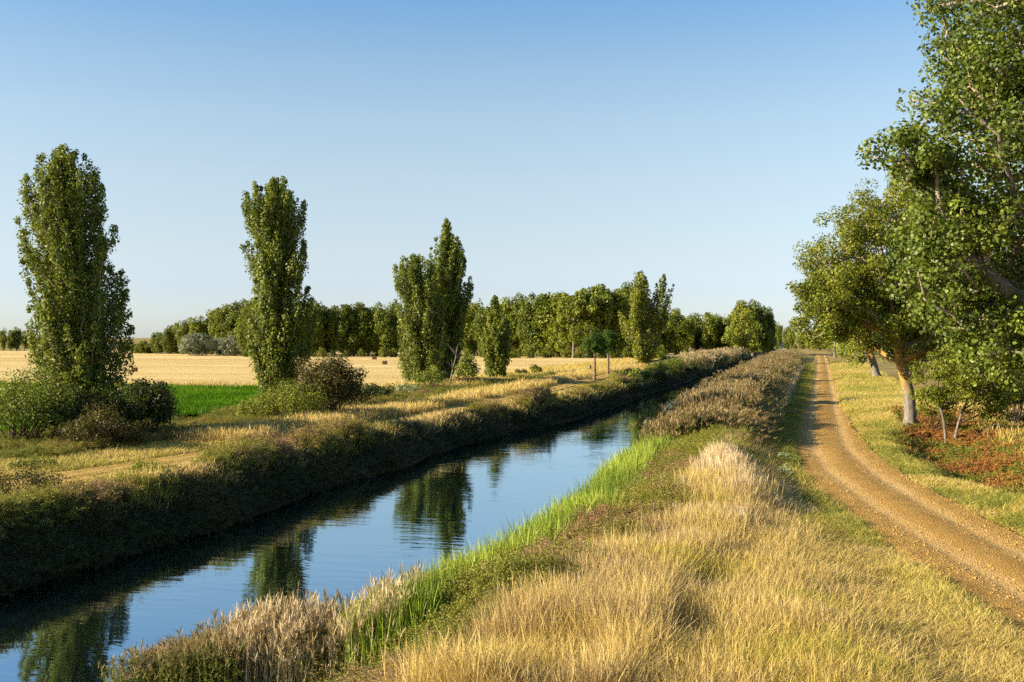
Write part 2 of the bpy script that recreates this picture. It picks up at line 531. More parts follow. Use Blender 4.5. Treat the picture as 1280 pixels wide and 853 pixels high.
def hg(X, Y):
    X = np.asarray(X, float); Y = np.asarray(Y, float)
    z = h0(X, Y)
    c, w = xroad(Y), hwroad(Y)
    k = 1 - sstep(w + 0.1, w + 1.3, np.abs(X - c))
    k = k * (Y < 420)
    z = z * (1 - k) - 0.02 * k
    kp = 1 - sstep(1.3, 2.3, np.abs(X - xpath(Y)))
    kp = kp * (Y < 330)
    return z * (1 - kp) + kp * (0.03 + 0.4 * z)


xs = np.concatenate([[-6000, -3000, -1500, -800, -400, -250, -160, -110, -80, -65, -55, -49, -45, -42], np.arange(-40, 18, 0.32), [19, 21, 24, 28, 34, 42, 60, 100, 200, 500, 1500, 3000, 6000]])
ys = np.concatenate([[-60, -30, -15, -5], np.arange(0, 70, 0.45), np.arange(70, 150, 1.1), np.arange(150, 330, 4), [340, 360, 400, 450, 520, 600, 700, 900, 1300, 2000, 3500, 6000, 9000]])
GX, GY = np.meshgrid(xs, ys)
GZ = hg(GX, GY)
fade = 1 - sstep(500, 700, GY)
GZ = np.where(GY > 500, GZ * fade, GZ)
nx, ny = len(xs), len(ys)
ii = np.arange(nx * ny).reshape(ny, nx)
quads = np.stack([ii[:-1, :-1], ii[:-1, 1:], ii[1:, 1:], ii[1:, :-1]], -1).reshape(-1, 4)


def mixn(a, b, t):
    t = np.asarray(t, float)[..., None]
    return np.asarray(a) * (1 - t) + np.asarray(b) * t


zone = np.zeros(GX.shape + (3,)) + np.array([0.36, 0.27, 0.10])
zone = mixn(zone, [0.22, 0.19, 0.05], sstep(0.45, 0.65, fbm(GX, GY, 5, 31)))
zone = mixn(zone, [0.42, 0.33, 0.09], ((GX < -20) & (GX > -30)) * 0.8)
Lw, Rw = cl(GY), cr(GY)
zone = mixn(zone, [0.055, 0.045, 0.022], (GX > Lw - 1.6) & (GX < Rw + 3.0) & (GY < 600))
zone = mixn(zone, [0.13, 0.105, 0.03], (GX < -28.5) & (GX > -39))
zone = mixn(zone, [0.20, 0.095, 0.035], (GX > xroad(GY) + np.interp(GY, [30, 36, 40, 44, 51, 60, 66], [4.3, 4.0, 3.7, 3.1, 2.9, 3.3, 4.4])) & (GX < 40) & (GY < 85))
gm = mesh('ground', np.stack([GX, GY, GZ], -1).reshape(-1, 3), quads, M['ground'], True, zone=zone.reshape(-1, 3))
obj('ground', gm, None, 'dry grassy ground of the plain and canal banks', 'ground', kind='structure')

wx = np.array([-24.0, -14, -4]); wy = np.array([-60.0, 0, 40, 100, 200, 400, 640])
WX, WY = np.meshgrid(wx, wy)
wi = np.arange(WX.size).reshape(WX.shape)
wq = np.stack([wi[:-1, :-1], wi[:-1, 1:], wi[1:, 1:], wi[1:, :-1]], -1).reshape(-1, 4)
obj('water', mesh('water', np.stack([WX, WY, WX * 0 + WZ], -1).reshape(-1, 3), wq, M['water']), None,
    'calm blue canal water reflecting sky and poplars', 'water', kind='structure')


def strip(name, xc, hw, y0, y1, dy, ncol, mat, label, cat, ruts, seed, lift=0.012, rutdepth=0.04):
    yy = np.arange(y0, y1, dy)
    t = np.linspace(-1, 1, ncol)
    T, YY = np.meshgrid(t, yy)
    edge = 1 + 0.28 * (fbm(YY, T * 0 + np.sign(T) * 9, 2.2, seed) - 0.5)
    X = xc(YY) + T * hw(YY) * edge
    off = np.abs(np.abs((X - xc(YY))) - ruts)
    rut = np.exp(-(off / 0.28) ** 2)
    Z = hg(X, YY) * 0.35 + lift - rutdepth * rut + 0.035 * (fbm(X, YY, 0.9, seed + 3) - 0.5) + 0.02 * (vn(X, YY, 0.22, seed + 4) - 0.5)
    Z += 0.05 * np.exp(-((X - xc(YY)) / 0.4) ** 2) * 0.6
    Z = np.where(np.abs(T) > 0.985, Z - 0.09, Z)
    r = np.clip(rut * (0.55 + 0.8 * (fbm(X, YY, 3.0, seed + 8) - 0.3)), 0, 1)
    i = np.arange(X.size).reshape(X.shape)
    q = np.stack([i[:-1, :-1], i[:-1, 1:], i[1:, 1:], i[1:, :-1]], -1).reshape(-1, 4)
    return obj(name, mesh(name, np.stack([X, YY, Z], -1).reshape(-1, 3), q, mat, True, rut=r.ravel()), None, label, cat, kind='structure')


strip('dirt_track', xroad, hwroad, -4, 330, 0.24, 44, M['road'], 'orange gravel farm track with two wheel ruts beside the canal', 'track', 0.78, 51, 0.05)
strip('path', xpath, lambda Y: 1.3 + 0 * Y, 10, 320, 0.4, 20, M['path'], 'faint grassy towpath along the far bank', 'path', 0.6, 61, 0.10)


def sheet(name, x0, x1, y0, y1, z, mat, label, cat, dx, seed):
    xx = np.linspace(x0, x1, int((x1 - x0) / dx) + 2); yy = np.linspace(y0, y1, int((y1 - y0) / dx) + 2)
    X, Y = np.meshgrid(xx, yy)
    X2 = np.where(X >= x1 - 0.01, X + 2.5 * (vn(X, Y, 9, seed) - 0.5), X)
    Y2 = np.where((Y <= y0 + 0.01) | (Y >= y1 - 0.01), Y + 2.0 * (vn(X, Y, 11, seed + 1) - 0.5), Y)
    Z = z + 0.12 * (fbm(X2, Y2, 20, seed) - 0.5)
    i = np.arange(X.size).reshape(X.shape)
    q = np.stack([i[:-1, :-1], i[:-1, 1:], i[1:, 1:], i[1:, :-1]], -1).reshape(-1, 4)
    return obj(name, mesh(name, np.stack([X2, Y2, Z], -1).reshape(-1, 3), q, mat, True), None, label, cat, kind='structure')


sheet('stubble_field', -700, -33, 97, 330, 0.26, M['stubble'], 'pale golden stubble field after the harvest', 'field', 6.0, 71)
sheet('green_field', -300, -37.3, 46, 94.5, 0.24, M['crop_soil'], 'bright green crop field in front of the stubble', 'field', 3.0, 81)


# ------------------------------------------------------------------ plants: leaves, branches
def unit(v):
    return v / np.maximum(np.linalg.norm(v, axis=-1, keepdims=True), 1e-9)


def leaves(rng, C, R, n, size, up=0.25, outward=1.0, aspect=0.85, shell=0.3, tb=None):
    """n leaves in each clump (centre C, radii R): verts, quads, tint"""
    k = len(C)
    C = np.repeat(C, n, 0); RR = np.repeat(R, n, 0)
    d = unit(rng.normal(size=(k * n, 3)))
    r = np.cbrt(rng.uniform(shell, 1.0, (k * n, 1)))
    P = C + d * r * RR
    nn = unit(d * outward + rng.normal(size=d.shape) * 0.5 + np.array([0, 0, up]))
    a = unit(np.cross(nn, rng.normal(size=d.shape)))
    b = np.cross(nn, a)
    s = size * rng.uniform(0.65, 1.3, (k * n, 1))
    V = np.stack([P - a * s * 0.5, P + b * s * 0.5 * aspect - a * s * 0.08 - nn * s * 0.06, P + a * s * 0.55 - nn * s * 0.10, P - b * s * 0.5 * aspect - a * s * 0.08 - nn * s * 0.06], 1).reshape(-1, 3)
    Q = np.arange(len(V)).reshape(-1, 4)
    ct = rng.uniform(0.15, 0.75, k) if tb is None else tb
    t = np.clip(np.repeat(ct, n) + rng.normal(0, 0.17, k * n), 0, 1)
    return V, Q, np.repeat(t, 4)


def tubes(paths, sides=6):
    """paths: list of (points (n,3), radii (n,))"""
    V, Q, base = [], [], 0
    ang = np.linspace(0, 2 * math.pi, sides, endpoint=False)
    for P, R in paths:
        P = np.asarray(P, float); R = np.asarray(R, float)
        T = unit(np.gradient(P, axis=0))
        ref = np.array([0.0, 0.0, 1.0]) if abs(T[0, 2]) < 0.8 else np.array([1.0, 0.2, 0.0])
        A = unit(np.cross(T, ref)); B = np.cross(T, A)
        ring = P[:, None, :] + R[:, None, None] * (np.cos(ang)[None, :, None] * A[:, None, :] + np.sin(ang)[None, :, None] * B[:, None, :])
        n = len(P)
        V.append(ring.reshape(-1, 3))
        i = base + np.arange(n * sides).reshape(n, sides)
        j = np.roll(i, -1, 1)
        Q.append(np.stack([i[:-1], j[:-1], j[1:], i[1:]], -1).reshape(-1, 4))
        base += n * sides
    return np.concatenate(V), np.concatenate(Q)


def grow(rng, spine, r_spine, clumps, up=0.0, wob=0.12, rtip=0.018, gain=0.5, minz=0.0):
    """branches from the trunk polyline to every clump; returns tube paths"""
    nodes = [np.array(p, float) for p in spine]
    par = [i - 1 for i in range(len(nodes))]
    ns = len(nodes)
    order = np.argsort([np.linalg.norm((c - nodes[ns // 2]) * np.array([1, 1, 0.8])) for c in clumps])
    plen = [0.25 * i for i in range(ns)]
    ends = []
    for k in order:
        c = clumps[k]
        NP = np.array(nodes)
        dv = c - NP
        d = np.linalg.norm(dv, axis=1)
        cost = d + 0.25 * np.array(plen) + np.maximum(0, up * np.linalg.norm(dv[:, :2], axis=1) - dv[:, 2]) * 1.5
        cost = cost + (NP[:, 2] < minz) * 30
        i = int(np.argmin(cost))
        n_mid = max(1, int(d[i] / 0.8))
        p0 = nodes[i]
        last = i
        for s in range(1, n_mid + 1):
            t = s / n_mid
            q = p0 + (c - p0) * t
            if s < n_mid:
                q = q + rng.normal(0, wob, 3) * min(1, d[i])
                q[2] -= up * 0.25 * d[i] * math.sin(math.pi * t)
            nodes.append(q); par.append(last); plen.append(plen[last] + d[i] / n_mid)
            last = len(nodes) - 1
        ends.append(last)
    cnt = np.zeros(len(nodes))
    for e in ends:
        while e >= 0:
            cnt[e] += 1
            e = par[e]
    rad = rtip * np.maximum(cnt, 1) ** gain
    for i in range(ns):
        rad[i] = max(rad[i], r_spine[i]) if i < ns else rad[i]
    paths = []
    child = {}
    for i, p in enumerate(par):
        if p >= 0:
            child.setdefault(p, []).append(i)
    used = set()
    for i in range(ns, len(nodes)):
        if i in used:
            continue
        P = [nodes[par[i]], nodes[i]]; Rr = [min(rad[par[i]], rad[i] * 1.1), rad[i]]
        used.add(i); j = i
        while True:
            nx_ = [c for c in child.get(j, []) if c >= ns and c not in used]
            if not nx_:
                break
            j = max(nx_, key=lambda c: cnt[c])
            used.add(j); P.append(nodes[j]); Rr.append(rad[j])
        paths.append((np.array(P), np.array(Rr)))
    return paths


def smooth_spine(pts, rad, n=12):
    pts = np.asarray(pts, float); t = np.linspace(0, 1, len(pts)); tt = np.linspace(0, 1, n)
    out = np.stack([np.interp(tt, t, pts[:, k]) for k in range(3)], 1)
    for _ in range(2):
        out[1:-1] = 0.25 * out[:-2] + 0.5 * out[1:-1] + 0.25 * out[2:]
    return out, np.interp(tt, t, rad)


def trunk_mesh(rng, P, R, mat, sides=10, flare=1.5):
    P = np.array(P); R = np.array(R, float).copy()
    R[0] *= flare
    if len(R) > 2: R[1] *= 1 + (flare - 1) * 0.25
    V, Q = tubes([(P, R)], sides)
    ang = np.arctan2(V[:, 1] - V[:, 1].mean(), V[:, 0] - V[:, 0].mean())
    V[:, :2] += (0.12 * np.repeat(R, sides) * (vn(ang * 1.6 + 9, V[:, 2] * 1.2, 0.6, 5) - 0.5))[:, None]
    return mesh('trunk', V, Q, mat, True)


def plumes(rng, rows, base_px, d, n, rc, zbase, upright=2.6, lobes=0.3):
    """upswept leafy branches that end on the crown's outline: sub-clumps (C, R), per-clump tint and branch tubes"""
    rows = sorted(rows)
    k = d / F
    zs = np.array([(HOR - r[0]) * k + EYE - zbase for r in rows])[::-1]
    lo = np.array([(r[1] - base_px) * k for r in rows])[::-1]
    hi = np.array([(r[2] - base_px) * k for r in rows])[::-1]
    zmin, zmax = zs[0], zs[-1]
    zz = np.linspace(zmin, zmax, 300)
    cdf = np.cumsum(np.interp(zz, zs, hi - lo) ** 1.3 * (1 + 0.8 * (zz > zmax - 0.16 * (zmax - zmin))) + 0.15); cdf /= cdf[-1]
    C, R, T, br = [], [], [], []
    seed = int(rng.integers(1, 999))
    for i in range(n):
        zt = float(np.interp((i + rng.uniform()) / n, cdf, zz))
        a = rng.uniform(0, 2 * math.pi)
        topper = i % 20 == 0
        if topper:
            zt = zmax - rng.uniform(0, 0.05) * (zmax - zmin)
        l, h = np.interp(zt, zs, lo), np.interp(zt, zs, hi)
        cx, hw = (l + h) / 2, (h - l) / 2
        f = 1 - lobes * float(vn(a * 1.1 + 3, zt * 0.45, 0.8, seed)) if abs(math.cos(a)) < 0.75 else 1 - 0.35 * lobes * rng.uniform()
        q = f * (1 if rng.uniform() < 0.6 else rng.uniform(0.35, 0.95))
        rr = max(hw - 0.05 * rc, 0.05) * (rng.uniform(0, 0.85) if topper else q)
        tip = RV * (cx + rr * math.cos(a)) + FV * (rr * math.sin(a)) + np.array([0, 0, zt])
        L = min(upright * rng.uniform(0.7, 1.3), max(zt - zmin, 0.4) + 0.6)
        zb = zt - L
        cb = (np.interp(max(zb, zmin), zs, lo) + np.interp(max(zb, zmin), zs, hi)) / 2
        root = RV * (cb * min(1, max(zb, 0) / 4) + rr * 0.30 * math.cos(a)) + FV * (rr * 0.30 * math.sin(a)) + np.array([0, 0, zb])
        m = 6
        t = np.linspace(0, 1, m)[:, None]
        ax = root + (tip - root) * t
        ax[:, :2] += ((tip - root)[:2] * 0.22)[None] * np.sin(math.pi * t)
        ax += rng.normal(0, 0.05, ax.shape)
        r = rc * rng.uniform(0.75, 1.25) * np.array([0.75, 0.95, 1.05, 0.95, 0.78, 0.5])
        C.append(ax); R.append(np.stack([r, r, r * 1.35], 1)); T.append(np.full(m, rng.uniform(0.2, 0.72)))
        br.append((np.concatenate([[ax[0] * np.array([0.2, 0.2, 1]) - np.array([0, 0, 0.7])], ax]), np.linspace(0.055, 0.008, m + 1) * (rc / 0.45)))
    return np.concatenate(C), np.concatenate(R), np.concatenate(T), br


def poplar(name, label, rows, base_px, base, n, rc, nl, leaf, mat, trunk_r, trunk_top, seed, zs=2.6, bark='bark', group=None, lobes=0.3):
    rng = np.random.default_rng(seed)
    d = depth(base)
    C, R, T, br = plumes(rng, rows, base_px, d, n, rc, base[2], zs, lobes)
    t = thing(name, label, 'tree', base, group)
    axis_x = np.mean([(r[1] + r[2]) / 2 - base_px for r in rows if r[0] < np.median([q[0] for q in rows])]) * d / F
    sp = np.array([[0, 0, -0.25], [0, 0, 1.2], [*(0.4 * axis_x * RV[:2]), trunk_top * 0.5], [*(axis_x * RV[:2]), trunk_top]])
    P, Rr = smooth_spine(sp, [trunk_r, trunk_r * 0.85, trunk_r * 0.55, trunk_r * 0.12])
    obj('trunk', trunk_mesh(rng, P, Rr, M[bark]), t)
    V, Q = tubes(br, 5)
    obj('branches', mesh('branches', V, Q, M['twig'], True), t, kind='stuff')
    V, Q, tt = leaves(rng, C, R, nl, leaf, shell=0.05, tb=T)
    obj('crown', mesh('crown', V, Q, mat, tint=tt), t, kind='stuff')
    return t


def blob_clumps(rng, c, r, n, rc, inner=0.35, squash=1.0, zbias=0.0):
    d = unit(rng.normal(size=(n, 3)))
    d[:, 2] = np.where(d[:, 2] < zbias, np.abs(d[:, 2]) * 0.6 + zbias, d[:, 2])
    d = unit(d)
    rr = np.cbrt(rng.uniform(inner ** 3, 1, (n, 1)))
    P = np.array(c) + d * rr * np.array(r) * (0.85 + 0.3 * rng.uniform(size=(n, 1)))
    R = rc * rng.uniform(0.7, 1.3, (n, 1)) * np.array([[1, 1, squash]])
    return P, np.repeat(R, 1, 0)


def shrub(name, label, base, w, hgt, seed, mat, n=26, nl=70, leaf=0.09, group=None, stem=None, cat='bush', dy=None, squash=0.9, low=-0.15):
    """a bush w wide, hgt tall: stems from the base and leaf clumps"""
    rng = np.random.default_rng(seed)
    t = thing(name, label, cat, base, group)
    C, R = blob_clumps(rng, (0, 0, hgt * 0.42), (w * 0.42, (dy or w) * 0.42, hgt * 0.48), n, 0.16 * math.sqrt(w * hgt), squash=squash, zbias=low)
    C[:, 2] = np.maximum(C[:, 2], R[:, 2] * 0.5)
    br = []
    for i in rng.permutation(n)[: max(6, n // 2)]:
        p0 = np.array([*rng.normal(0, 0.08 * w, 2), -0.1]); p2 = C[i]
        p1 = p0 * 0.4 + p2 * 0.6 + rng.normal(0, 0.06, 3) * w * 0.3
        br.append((np.array([p0, (p0 + p1) / 2 + rng.normal(0, 0.03, 3), p1, p2]), np.array([0.03, 0.024, 0.016, 0.008]) * (0.6 + 0.15 * hgt)))
    V, Q = tubes(br, 4)
    obj('stems', mesh('stems', V, Q, stem or M['dark_bark'], True), t, kind='stuff')
    V, Q, tt = leaves(rng, C, R, nl, leaf, shell=0.1)
    obj('foliage', mesh('foliage', V, Q, mat, tint=tt), t, kind='stuff')
    return t


def gz(x, y):
    return float(hg(np.array([x]), np.array([y]))[0])


def on_ground(p, dz=-0.05):
    return (float(p[0]), float(p[1]), gz(p[0], p[1]) + dz)


# ---- the tall poplars of the far bank
P1 = on_ground(at(105, 548)); P2 = on_ground(at(345, 512)); P3 = on_ground(at(555, 480)); P3b = on_ground(at(522, 482))
P4 = on_ground(at(622, 476)); P5 = on_ground(at(805, 456))
rows1 = [(186, 66, 92), (198, 52, 108), (215, 42, 122), (232, 30, 134), (250, 34, 133), (265, 24, 134), (297, 22, 144), (320, 27, 151), (345, 33, 153), (370, 38, 158), (395, 36, 162), (412, 32, 165), (432, 38, 163), (452, 50, 160), (475, 58, 155), (500, 70, 148), (520, 80, 135)]
poplar('poplar_tree', 'tallest broad columnar poplar at the left, rising from dark bushes', rows1, 105, P1, 300, 0.40, 52, 0.125, M['poplar_leaf'], 0.36, 13.5, 101)
rows2 = [(224, 328, 352), (233, 314, 370), (246, 303, 381), (262, 304, 384), (285, 304, 382), (300, 306, 387), (330, 307, 388), (345, 318, 384), (362, 306, 386), (378, 306, 395), (400, 303, 394), (420, 308, 392), (450, 318, 382), (470, 325, 368), (492, 333, 356)]
poplar('poplar_tree', 'columnar poplar with a flat top standing alone behind the reddish bush', rows2, 345, P2, 260, 0.43, 48, 0.15, M['poplar_leaf'], 0.34, 15.0, 102)
rows3 = [(276, 557, 559), (290, 550, 567), (302, 538, 576), (320, 534, 586), (345, 534, 590), (362, 531, 591), (378, 531, 584), (410, 530, 580), (440, 528, 577), (462, 535, 568)]
poplar('poplar_tree', 'pointed dark poplar in the middle, taller of the pair', rows3, 555, P3, 230, 0.44, 50, 0.18, M['poplar_leaf'], 0.36, 15.5, 103, zs=3.4)
rows3b = [(320, 503, 528), (332, 493, 542), (352, 489, 552), (375, 490, 558), (410, 491, 562), (440, 496, 560), (465, 506, 556), (476, 515, 548)]
poplar('poplar_tree', 'shorter bushy poplar pressed against the left of the pointed poplar', rows3b, 522, P3b, 190, 0.5, 40, 0.18, M['poplar_leaf'], 0.28, 10.5, 104, zs=3.0, lobes=0.45)
rows4 = [(371, 617, 621), (385, 611, 627), (400, 606, 635), (420, 602, 641), (440, 602, 638), (455, 608, 632), (474, 610, 634)]
poplar('poplar_tree', 'small slim poplar right of the pointed poplar, by the field edge', rows4, 622, P4, 80, 0.46, 34, 0.22, M['poplar_leaf'], 0.2, 8.0, 105, zs=2.4)
rows5 = [(341, 792, 804), (352, 785, 812), (370, 778, 815), (392, 772, 822), (415, 774, 826), (432, 782, 824), (446, 790, 818)]
rows5b = [(344, 826, 834), (356, 820, 842), (372, 815, 842), (390, 812, 836), (410, 810, 830)]
t5 = poplar('poplar_tree', 'loose crowned poplar with two spiky tops behind the two pines', rows5, 805, P5, 75, 0.85, 26, 0.34, M['yellow_leaf'], 0.4, 13.5, 106, zs=4.2, lobes=0.5)
rng = np.random.default_rng(1061)
C, R, T, br = plumes(rng, rows5b, 805, depth(P5), 26, 0.6, P5[2], 4.0, 0.3)
V, Q = tubes(br, 5)
obj('limb', mesh('limb', V, Q, M['bark'], True), t5, kind='stuff')
V, Q, tt = leaves(rng, C, R, 20, 0.34, shell=0.05, tb=T)
obj('crown', mesh('crown', V, Q, M['poplar_leaf'], tint=tt), t5, kind='stuff')


# ---- two umbrella pines on the bank
def pine(label, px, base, crown, seed, tr):
    rng = np.random.default_rng(seed)
    d = depth(base); k = d / F
    (x0, x1, y0, y1) = crown
    t = thing('pine_tree', label, 'tree', base, 'pair of small umbrella pines')
    cx = ((x0 + x1) / 2 - px) * k
    zc = (HOR - (y0 + y1) / 2) * k + EYE - base[2]
    c = cx * RV + np.array([0, 0, zc])
    C, R = blob_clumps(rng, c, ((x1 - x0) / 2 * k * 0.8, (x1 - x0) / 2 * k * 0.8, (y1 - y0) / 2 * k * 0.8), 110, 0.36, inner=0.3, squash=0.8, zbias=-1)
    P, Rr = smooth_spine([(0, 0, -0.2), (0.05, 0, zc * 0.4), (*(0.8 * c[:2]), zc)], [tr, tr * 0.8, tr * 0.45])
    obj('trunk', trunk_mesh(rng, P, Rr, M['pine_bark']), t)
    V, Q = tubes(grow(rng, P, Rr, C, up=0.3, minz=zc * 0.5), 4)
    obj('branches', mesh('branches', V, Q, M['pine_bark'], True), t, kind='stuff')
    V, Q, tt = leaves(rng, C, R, 110, 0.17, up=0.5, aspect=0.35, shell=0.15)
    obj('crown', mesh('crown', V, Q, M['pine_leaf'], tint=tt), t, kind='stuff')


pine('left one of two small dark umbrella pines on the far bank', 743, on_ground(at(743, 477)), (724, 762, 411, 451), 201, 0.17)
pine('right one of two small dark umbrella pines on the far bank', 760, on_ground(at(760, 473)), (742, 777, 408, 447), 202, 0.17)


# ---- the trees right of the track
def broad_tree(name, label, base, spine, rsp, clouds, seed, mat, bark, nl, leaf, limbs_label=None, up=0.35, rtip=0.02, gain=0.5, minz=2.0, group=None, aspect=0.85):
    """clouds: list of (centre, radii, n, rc)"""
    rng = np.random.default_rng(seed)
    t = thing(name, label, 'tree', base, group)
    Cs, Rs = [], []
    for c, r, n, rc in clouds:
        C, R = blob_clumps(rng, c, r, n, rc, inner=0.3, squash=0.8, zbias=-1)
        Cs.append(C); Rs.append(R)
    C = np.concatenate(Cs); R = np.concatenate(Rs)
    P, Rr = smooth_spine(spine, rsp, 14)
    obj('trunk', trunk_mesh(rng, P, Rr, bark, 14, 1.35), t)
    paths = grow(rng, P, Rr, C, up=up, minz=minz, rtip=rtip, gain=gain, wob=0.16)
    paths.sort(key=lambda p: -p[1].max() * len(p[0]))
    for p in paths[:7]:
        V, Q = tubes([p], 8)
        obj('limb', mesh('limb', V, Q, bark, True), t)
    V, Q = tubes(paths[7:], 5)
    obj('twigs', mesh('twigs', V, Q, M['twig'], True), t, kind='stuff')
    V, Q, tt = leaves(rng, C, R, nl, leaf, aspect=aspect, shell=0.08)
    obj('crown', mesh('crown', V, Q, mat, tint=tt), t, kind='stuff')
    return t


def cloud(base, x0, x1, y0, y1, d, n, rc, dd=None):
    """an ellipsoid of clumps filling a photo rectangle at camera distance d, local to base"""
    c = at_depth((x0 + x1) / 2, (y0 + y1) / 2, d) - np.array(base)
    rx = (x1 - x0) / 2 * d / F; rz = (y1 - y0) / 2 * d / F
    return (c, (rx, dd or rx, rz), n, rc)


B = on_ground(at(1138, 535), -0.1)
dB = depth(B)
sp = [np.array([0, 0, 0.0]), at_depth(1139, 500, dB) - np.array(B), at_depth(1131, 470, dB) - np.array(B), at_depth(1123, 448, dB) - np.array(B), at_depth(1121, 420, dB) - np.array(B), at_depth(1110, 360, dB) - np.array(B), at_depth(1100, 300, dB) - np.array(B)]
broad_tree('poplar_tree', 'wide poplar with a lichen yellow leaning trunk right of the track', B, sp, [0.34, 0.31, 0.28, 0.24, 0.17, 0.11, 0.05],
           [cloud(B, 1005, 1130, 250, 420, dB, 130, 0.62), cloud(B, 1050, 1190, 225, 400, dB + 2, 150, 0.62), cloud(B, 990, 1075, 330, 445, dB - 1.5, 90, 0.55), cloud(B, 1035, 1115, 310, 440, dB + 1.5, 80, 0.6), cloud(B, 1090, 1240, 290, 455, dB + 1, 150, 0.6), cloud(B, 1085, 1200, 360, 430, dB - 1, 40, 0.5), cloud(B, 1150, 1290, 330, 450, dB + 3, 90, 0.65), cloud(B, 1085, 1215, 205, 330, dB + 2, 90, 0.6)],
           301, M['yellow_leaf'], M['bark_pale'], 150, 0.12, minz=2.8)

# the big near poplar whose trunk stands outside the frame
Bn = on_ground((9.2, 30.5), -0.1)
dn = depth(Bn)
sp = [(0, 0, 0), (0.1, 0, 2.5), (-0.3, 0.1, 5.5), (-0.6, 0.2, 9.0), (-0.8, 0.2, 13.0), (-0.8, 0.2, 17.0)]
broad_tree('poplar_tree', 'big near poplar with large leaves reaching in from the right edge', Bn, sp, [0.40, 0.34, 0.30, 0.22, 0.13, 0.05],
           [cloud(Bn, 1150, 1330, -140, 160, dn - 1, 120, 0.5, 2.6), cloud(Bn, 1140, 1300, 60, 260, dn - 1, 85, 0.45, 2.2), cloud(Bn, 1180, 1500, -60, 240, dn, 120, 0.6, 3), cloud(Bn, 1190, 1420, 170, 420, dn + 1, 130, 0.5, 3), cloud(Bn, 1084, 1190, 150, 232, dn - 2, 32, 0.36, 1.0),
            cloud(Bn, 1130, 1260, 215, 320, dn - 1.5, 45, 0.42, 1.6), cloud(Bn, 1190, 1310, 350, 475, dn, 85, 0.42, 1.8), cloud(Bn, 1210, 1330, 250, 400, dn + 2.5, 90, 0.5, 2.0), cloud(Bn, 1120, 1235, 225, 410, dn - 0.5, 75, 0.42, 1.5), cloud(Bn, 1400, 1700, 0, 400, dn + 1, 110, 0.7, 4)],
           302, M['near_leaf'], M['bark'], 105, 0.096, minz=3.0, up=0.2)

Bt = on_ground(at(1097, 474), -0.1)
dt = depth(Bt)
sp = [np.zeros(3), at_depth(1092, 455, dt) - np.array(Bt), at_depth(1086, 435, dt) - np.array(Bt), at_depth(1085, 395, dt) - np.array(Bt)]
broad_tree('poplar_tree', 'dark leaning roadside tree farther along the track behind the wide poplar', Bt, sp, [0.5, 0.42, 0.36, 0.1],
           [cloud(Bt, 1030, 1130, 355, 455, dt, 70, 1.1), cloud(Bt, 1080, 1190, 350, 460, dt + 4, 60, 1.1)], 303, M['poplar_leaf'], M['bark_pale'], 75, 0.3, minz=3.0)
Bt = on_ground(at(1044, 447.5), -0.1)
dt = depth(Bt)
sp = [np.zeros(3), at_depth(1043.5, 438, dt) - np.array(Bt), at_depth(1044, 425, dt) - np.array(Bt), at_depth(1046, 408, dt) - np.array(Bt)]
broad_tree('roadside_tree', 'farthest roadside tree with a straight pale trunk by the end of the track', Bt, sp, [0.38, 0.33, 0.28, 0.1],
           [cloud(Bt, 1022, 1085, 378, 440, dt, 55, 1.6), cloud(Bt, 1050, 1110, 385, 446, dt + 8, 40, 1.6)], 304, M['yellow_leaf'], M['bark'], 60, 0.45, minz=2.0)

# small thin stemmed tree in the ditch
Bs = on_ground(at(1187, 566, -0.9), -0.05)
ds = depth(Bs)
ts = thing('elder_tree', 'small thin stemmed tree with yellowish leaves on the ditch bank', 'tree', Bs)
rng = np.random.default_rng(305)
Cl = [cloud(Bs, 1148, 1268, 428, 508, ds, 120, 0.36, 1.7), cloud(Bs, 1140, 1200, 470, 530, ds + 0.3, 26, 0.30, 0.8), cloud(Bs, 1210, 1280, 465, 530, ds, 40, 0.34, 1.0)]
C = np.concatenate([blob_clumps(rng, *c[:2], c[2], c[3], inner=0.25, squash=0.7, zbias=-1)[0] for c in Cl]); R = np.tile(np.array([[0.42, 0.42, 0.30]]), (len(C), 1)) * rng.uniform(0.7, 1.2, (len(C), 1))
stems = []
for a, b, c_ in ((1183, 1181, 1172), (1192, 1197, 1212)):
    Pp = np.array([at_depth(a, 562, ds) - np.array(Bs), at_depth(b, 530, ds) - np.array(Bs), at_depth((b + c_) / 2, 512, ds) - np.array(Bs), at_depth(c_, 495, ds) - np.array(Bs)])
    Pp[0, 2] = -0.15
    stems.append(Pp)
    V, Q = tubes([smooth_spine(Pp, [0.085, 0.07, 0.06, 0.04], 9)], 8)
    obj('stem', mesh('stem', V, Q, M['bark'], True), ts)
V, Q = tubes(grow(rng, np.concatenate([stems[0][2:], stems[1][1:]]), [0.05, 0.03, 0.06, 0.05, 0.03], C, up=0.3, rtip=0.008), 4)
obj('branches', mesh('branches', V, Q, M['dark_bark'], True), ts, kind='stuff')
V, Q, tt = leaves(rng, C, R, 120, 0.115, shell=0.05, aspect=0.6)
obj('crown', mesh('crown', V, Q, M['yellow_leaf'], tint=tt), ts, kind='stuff')

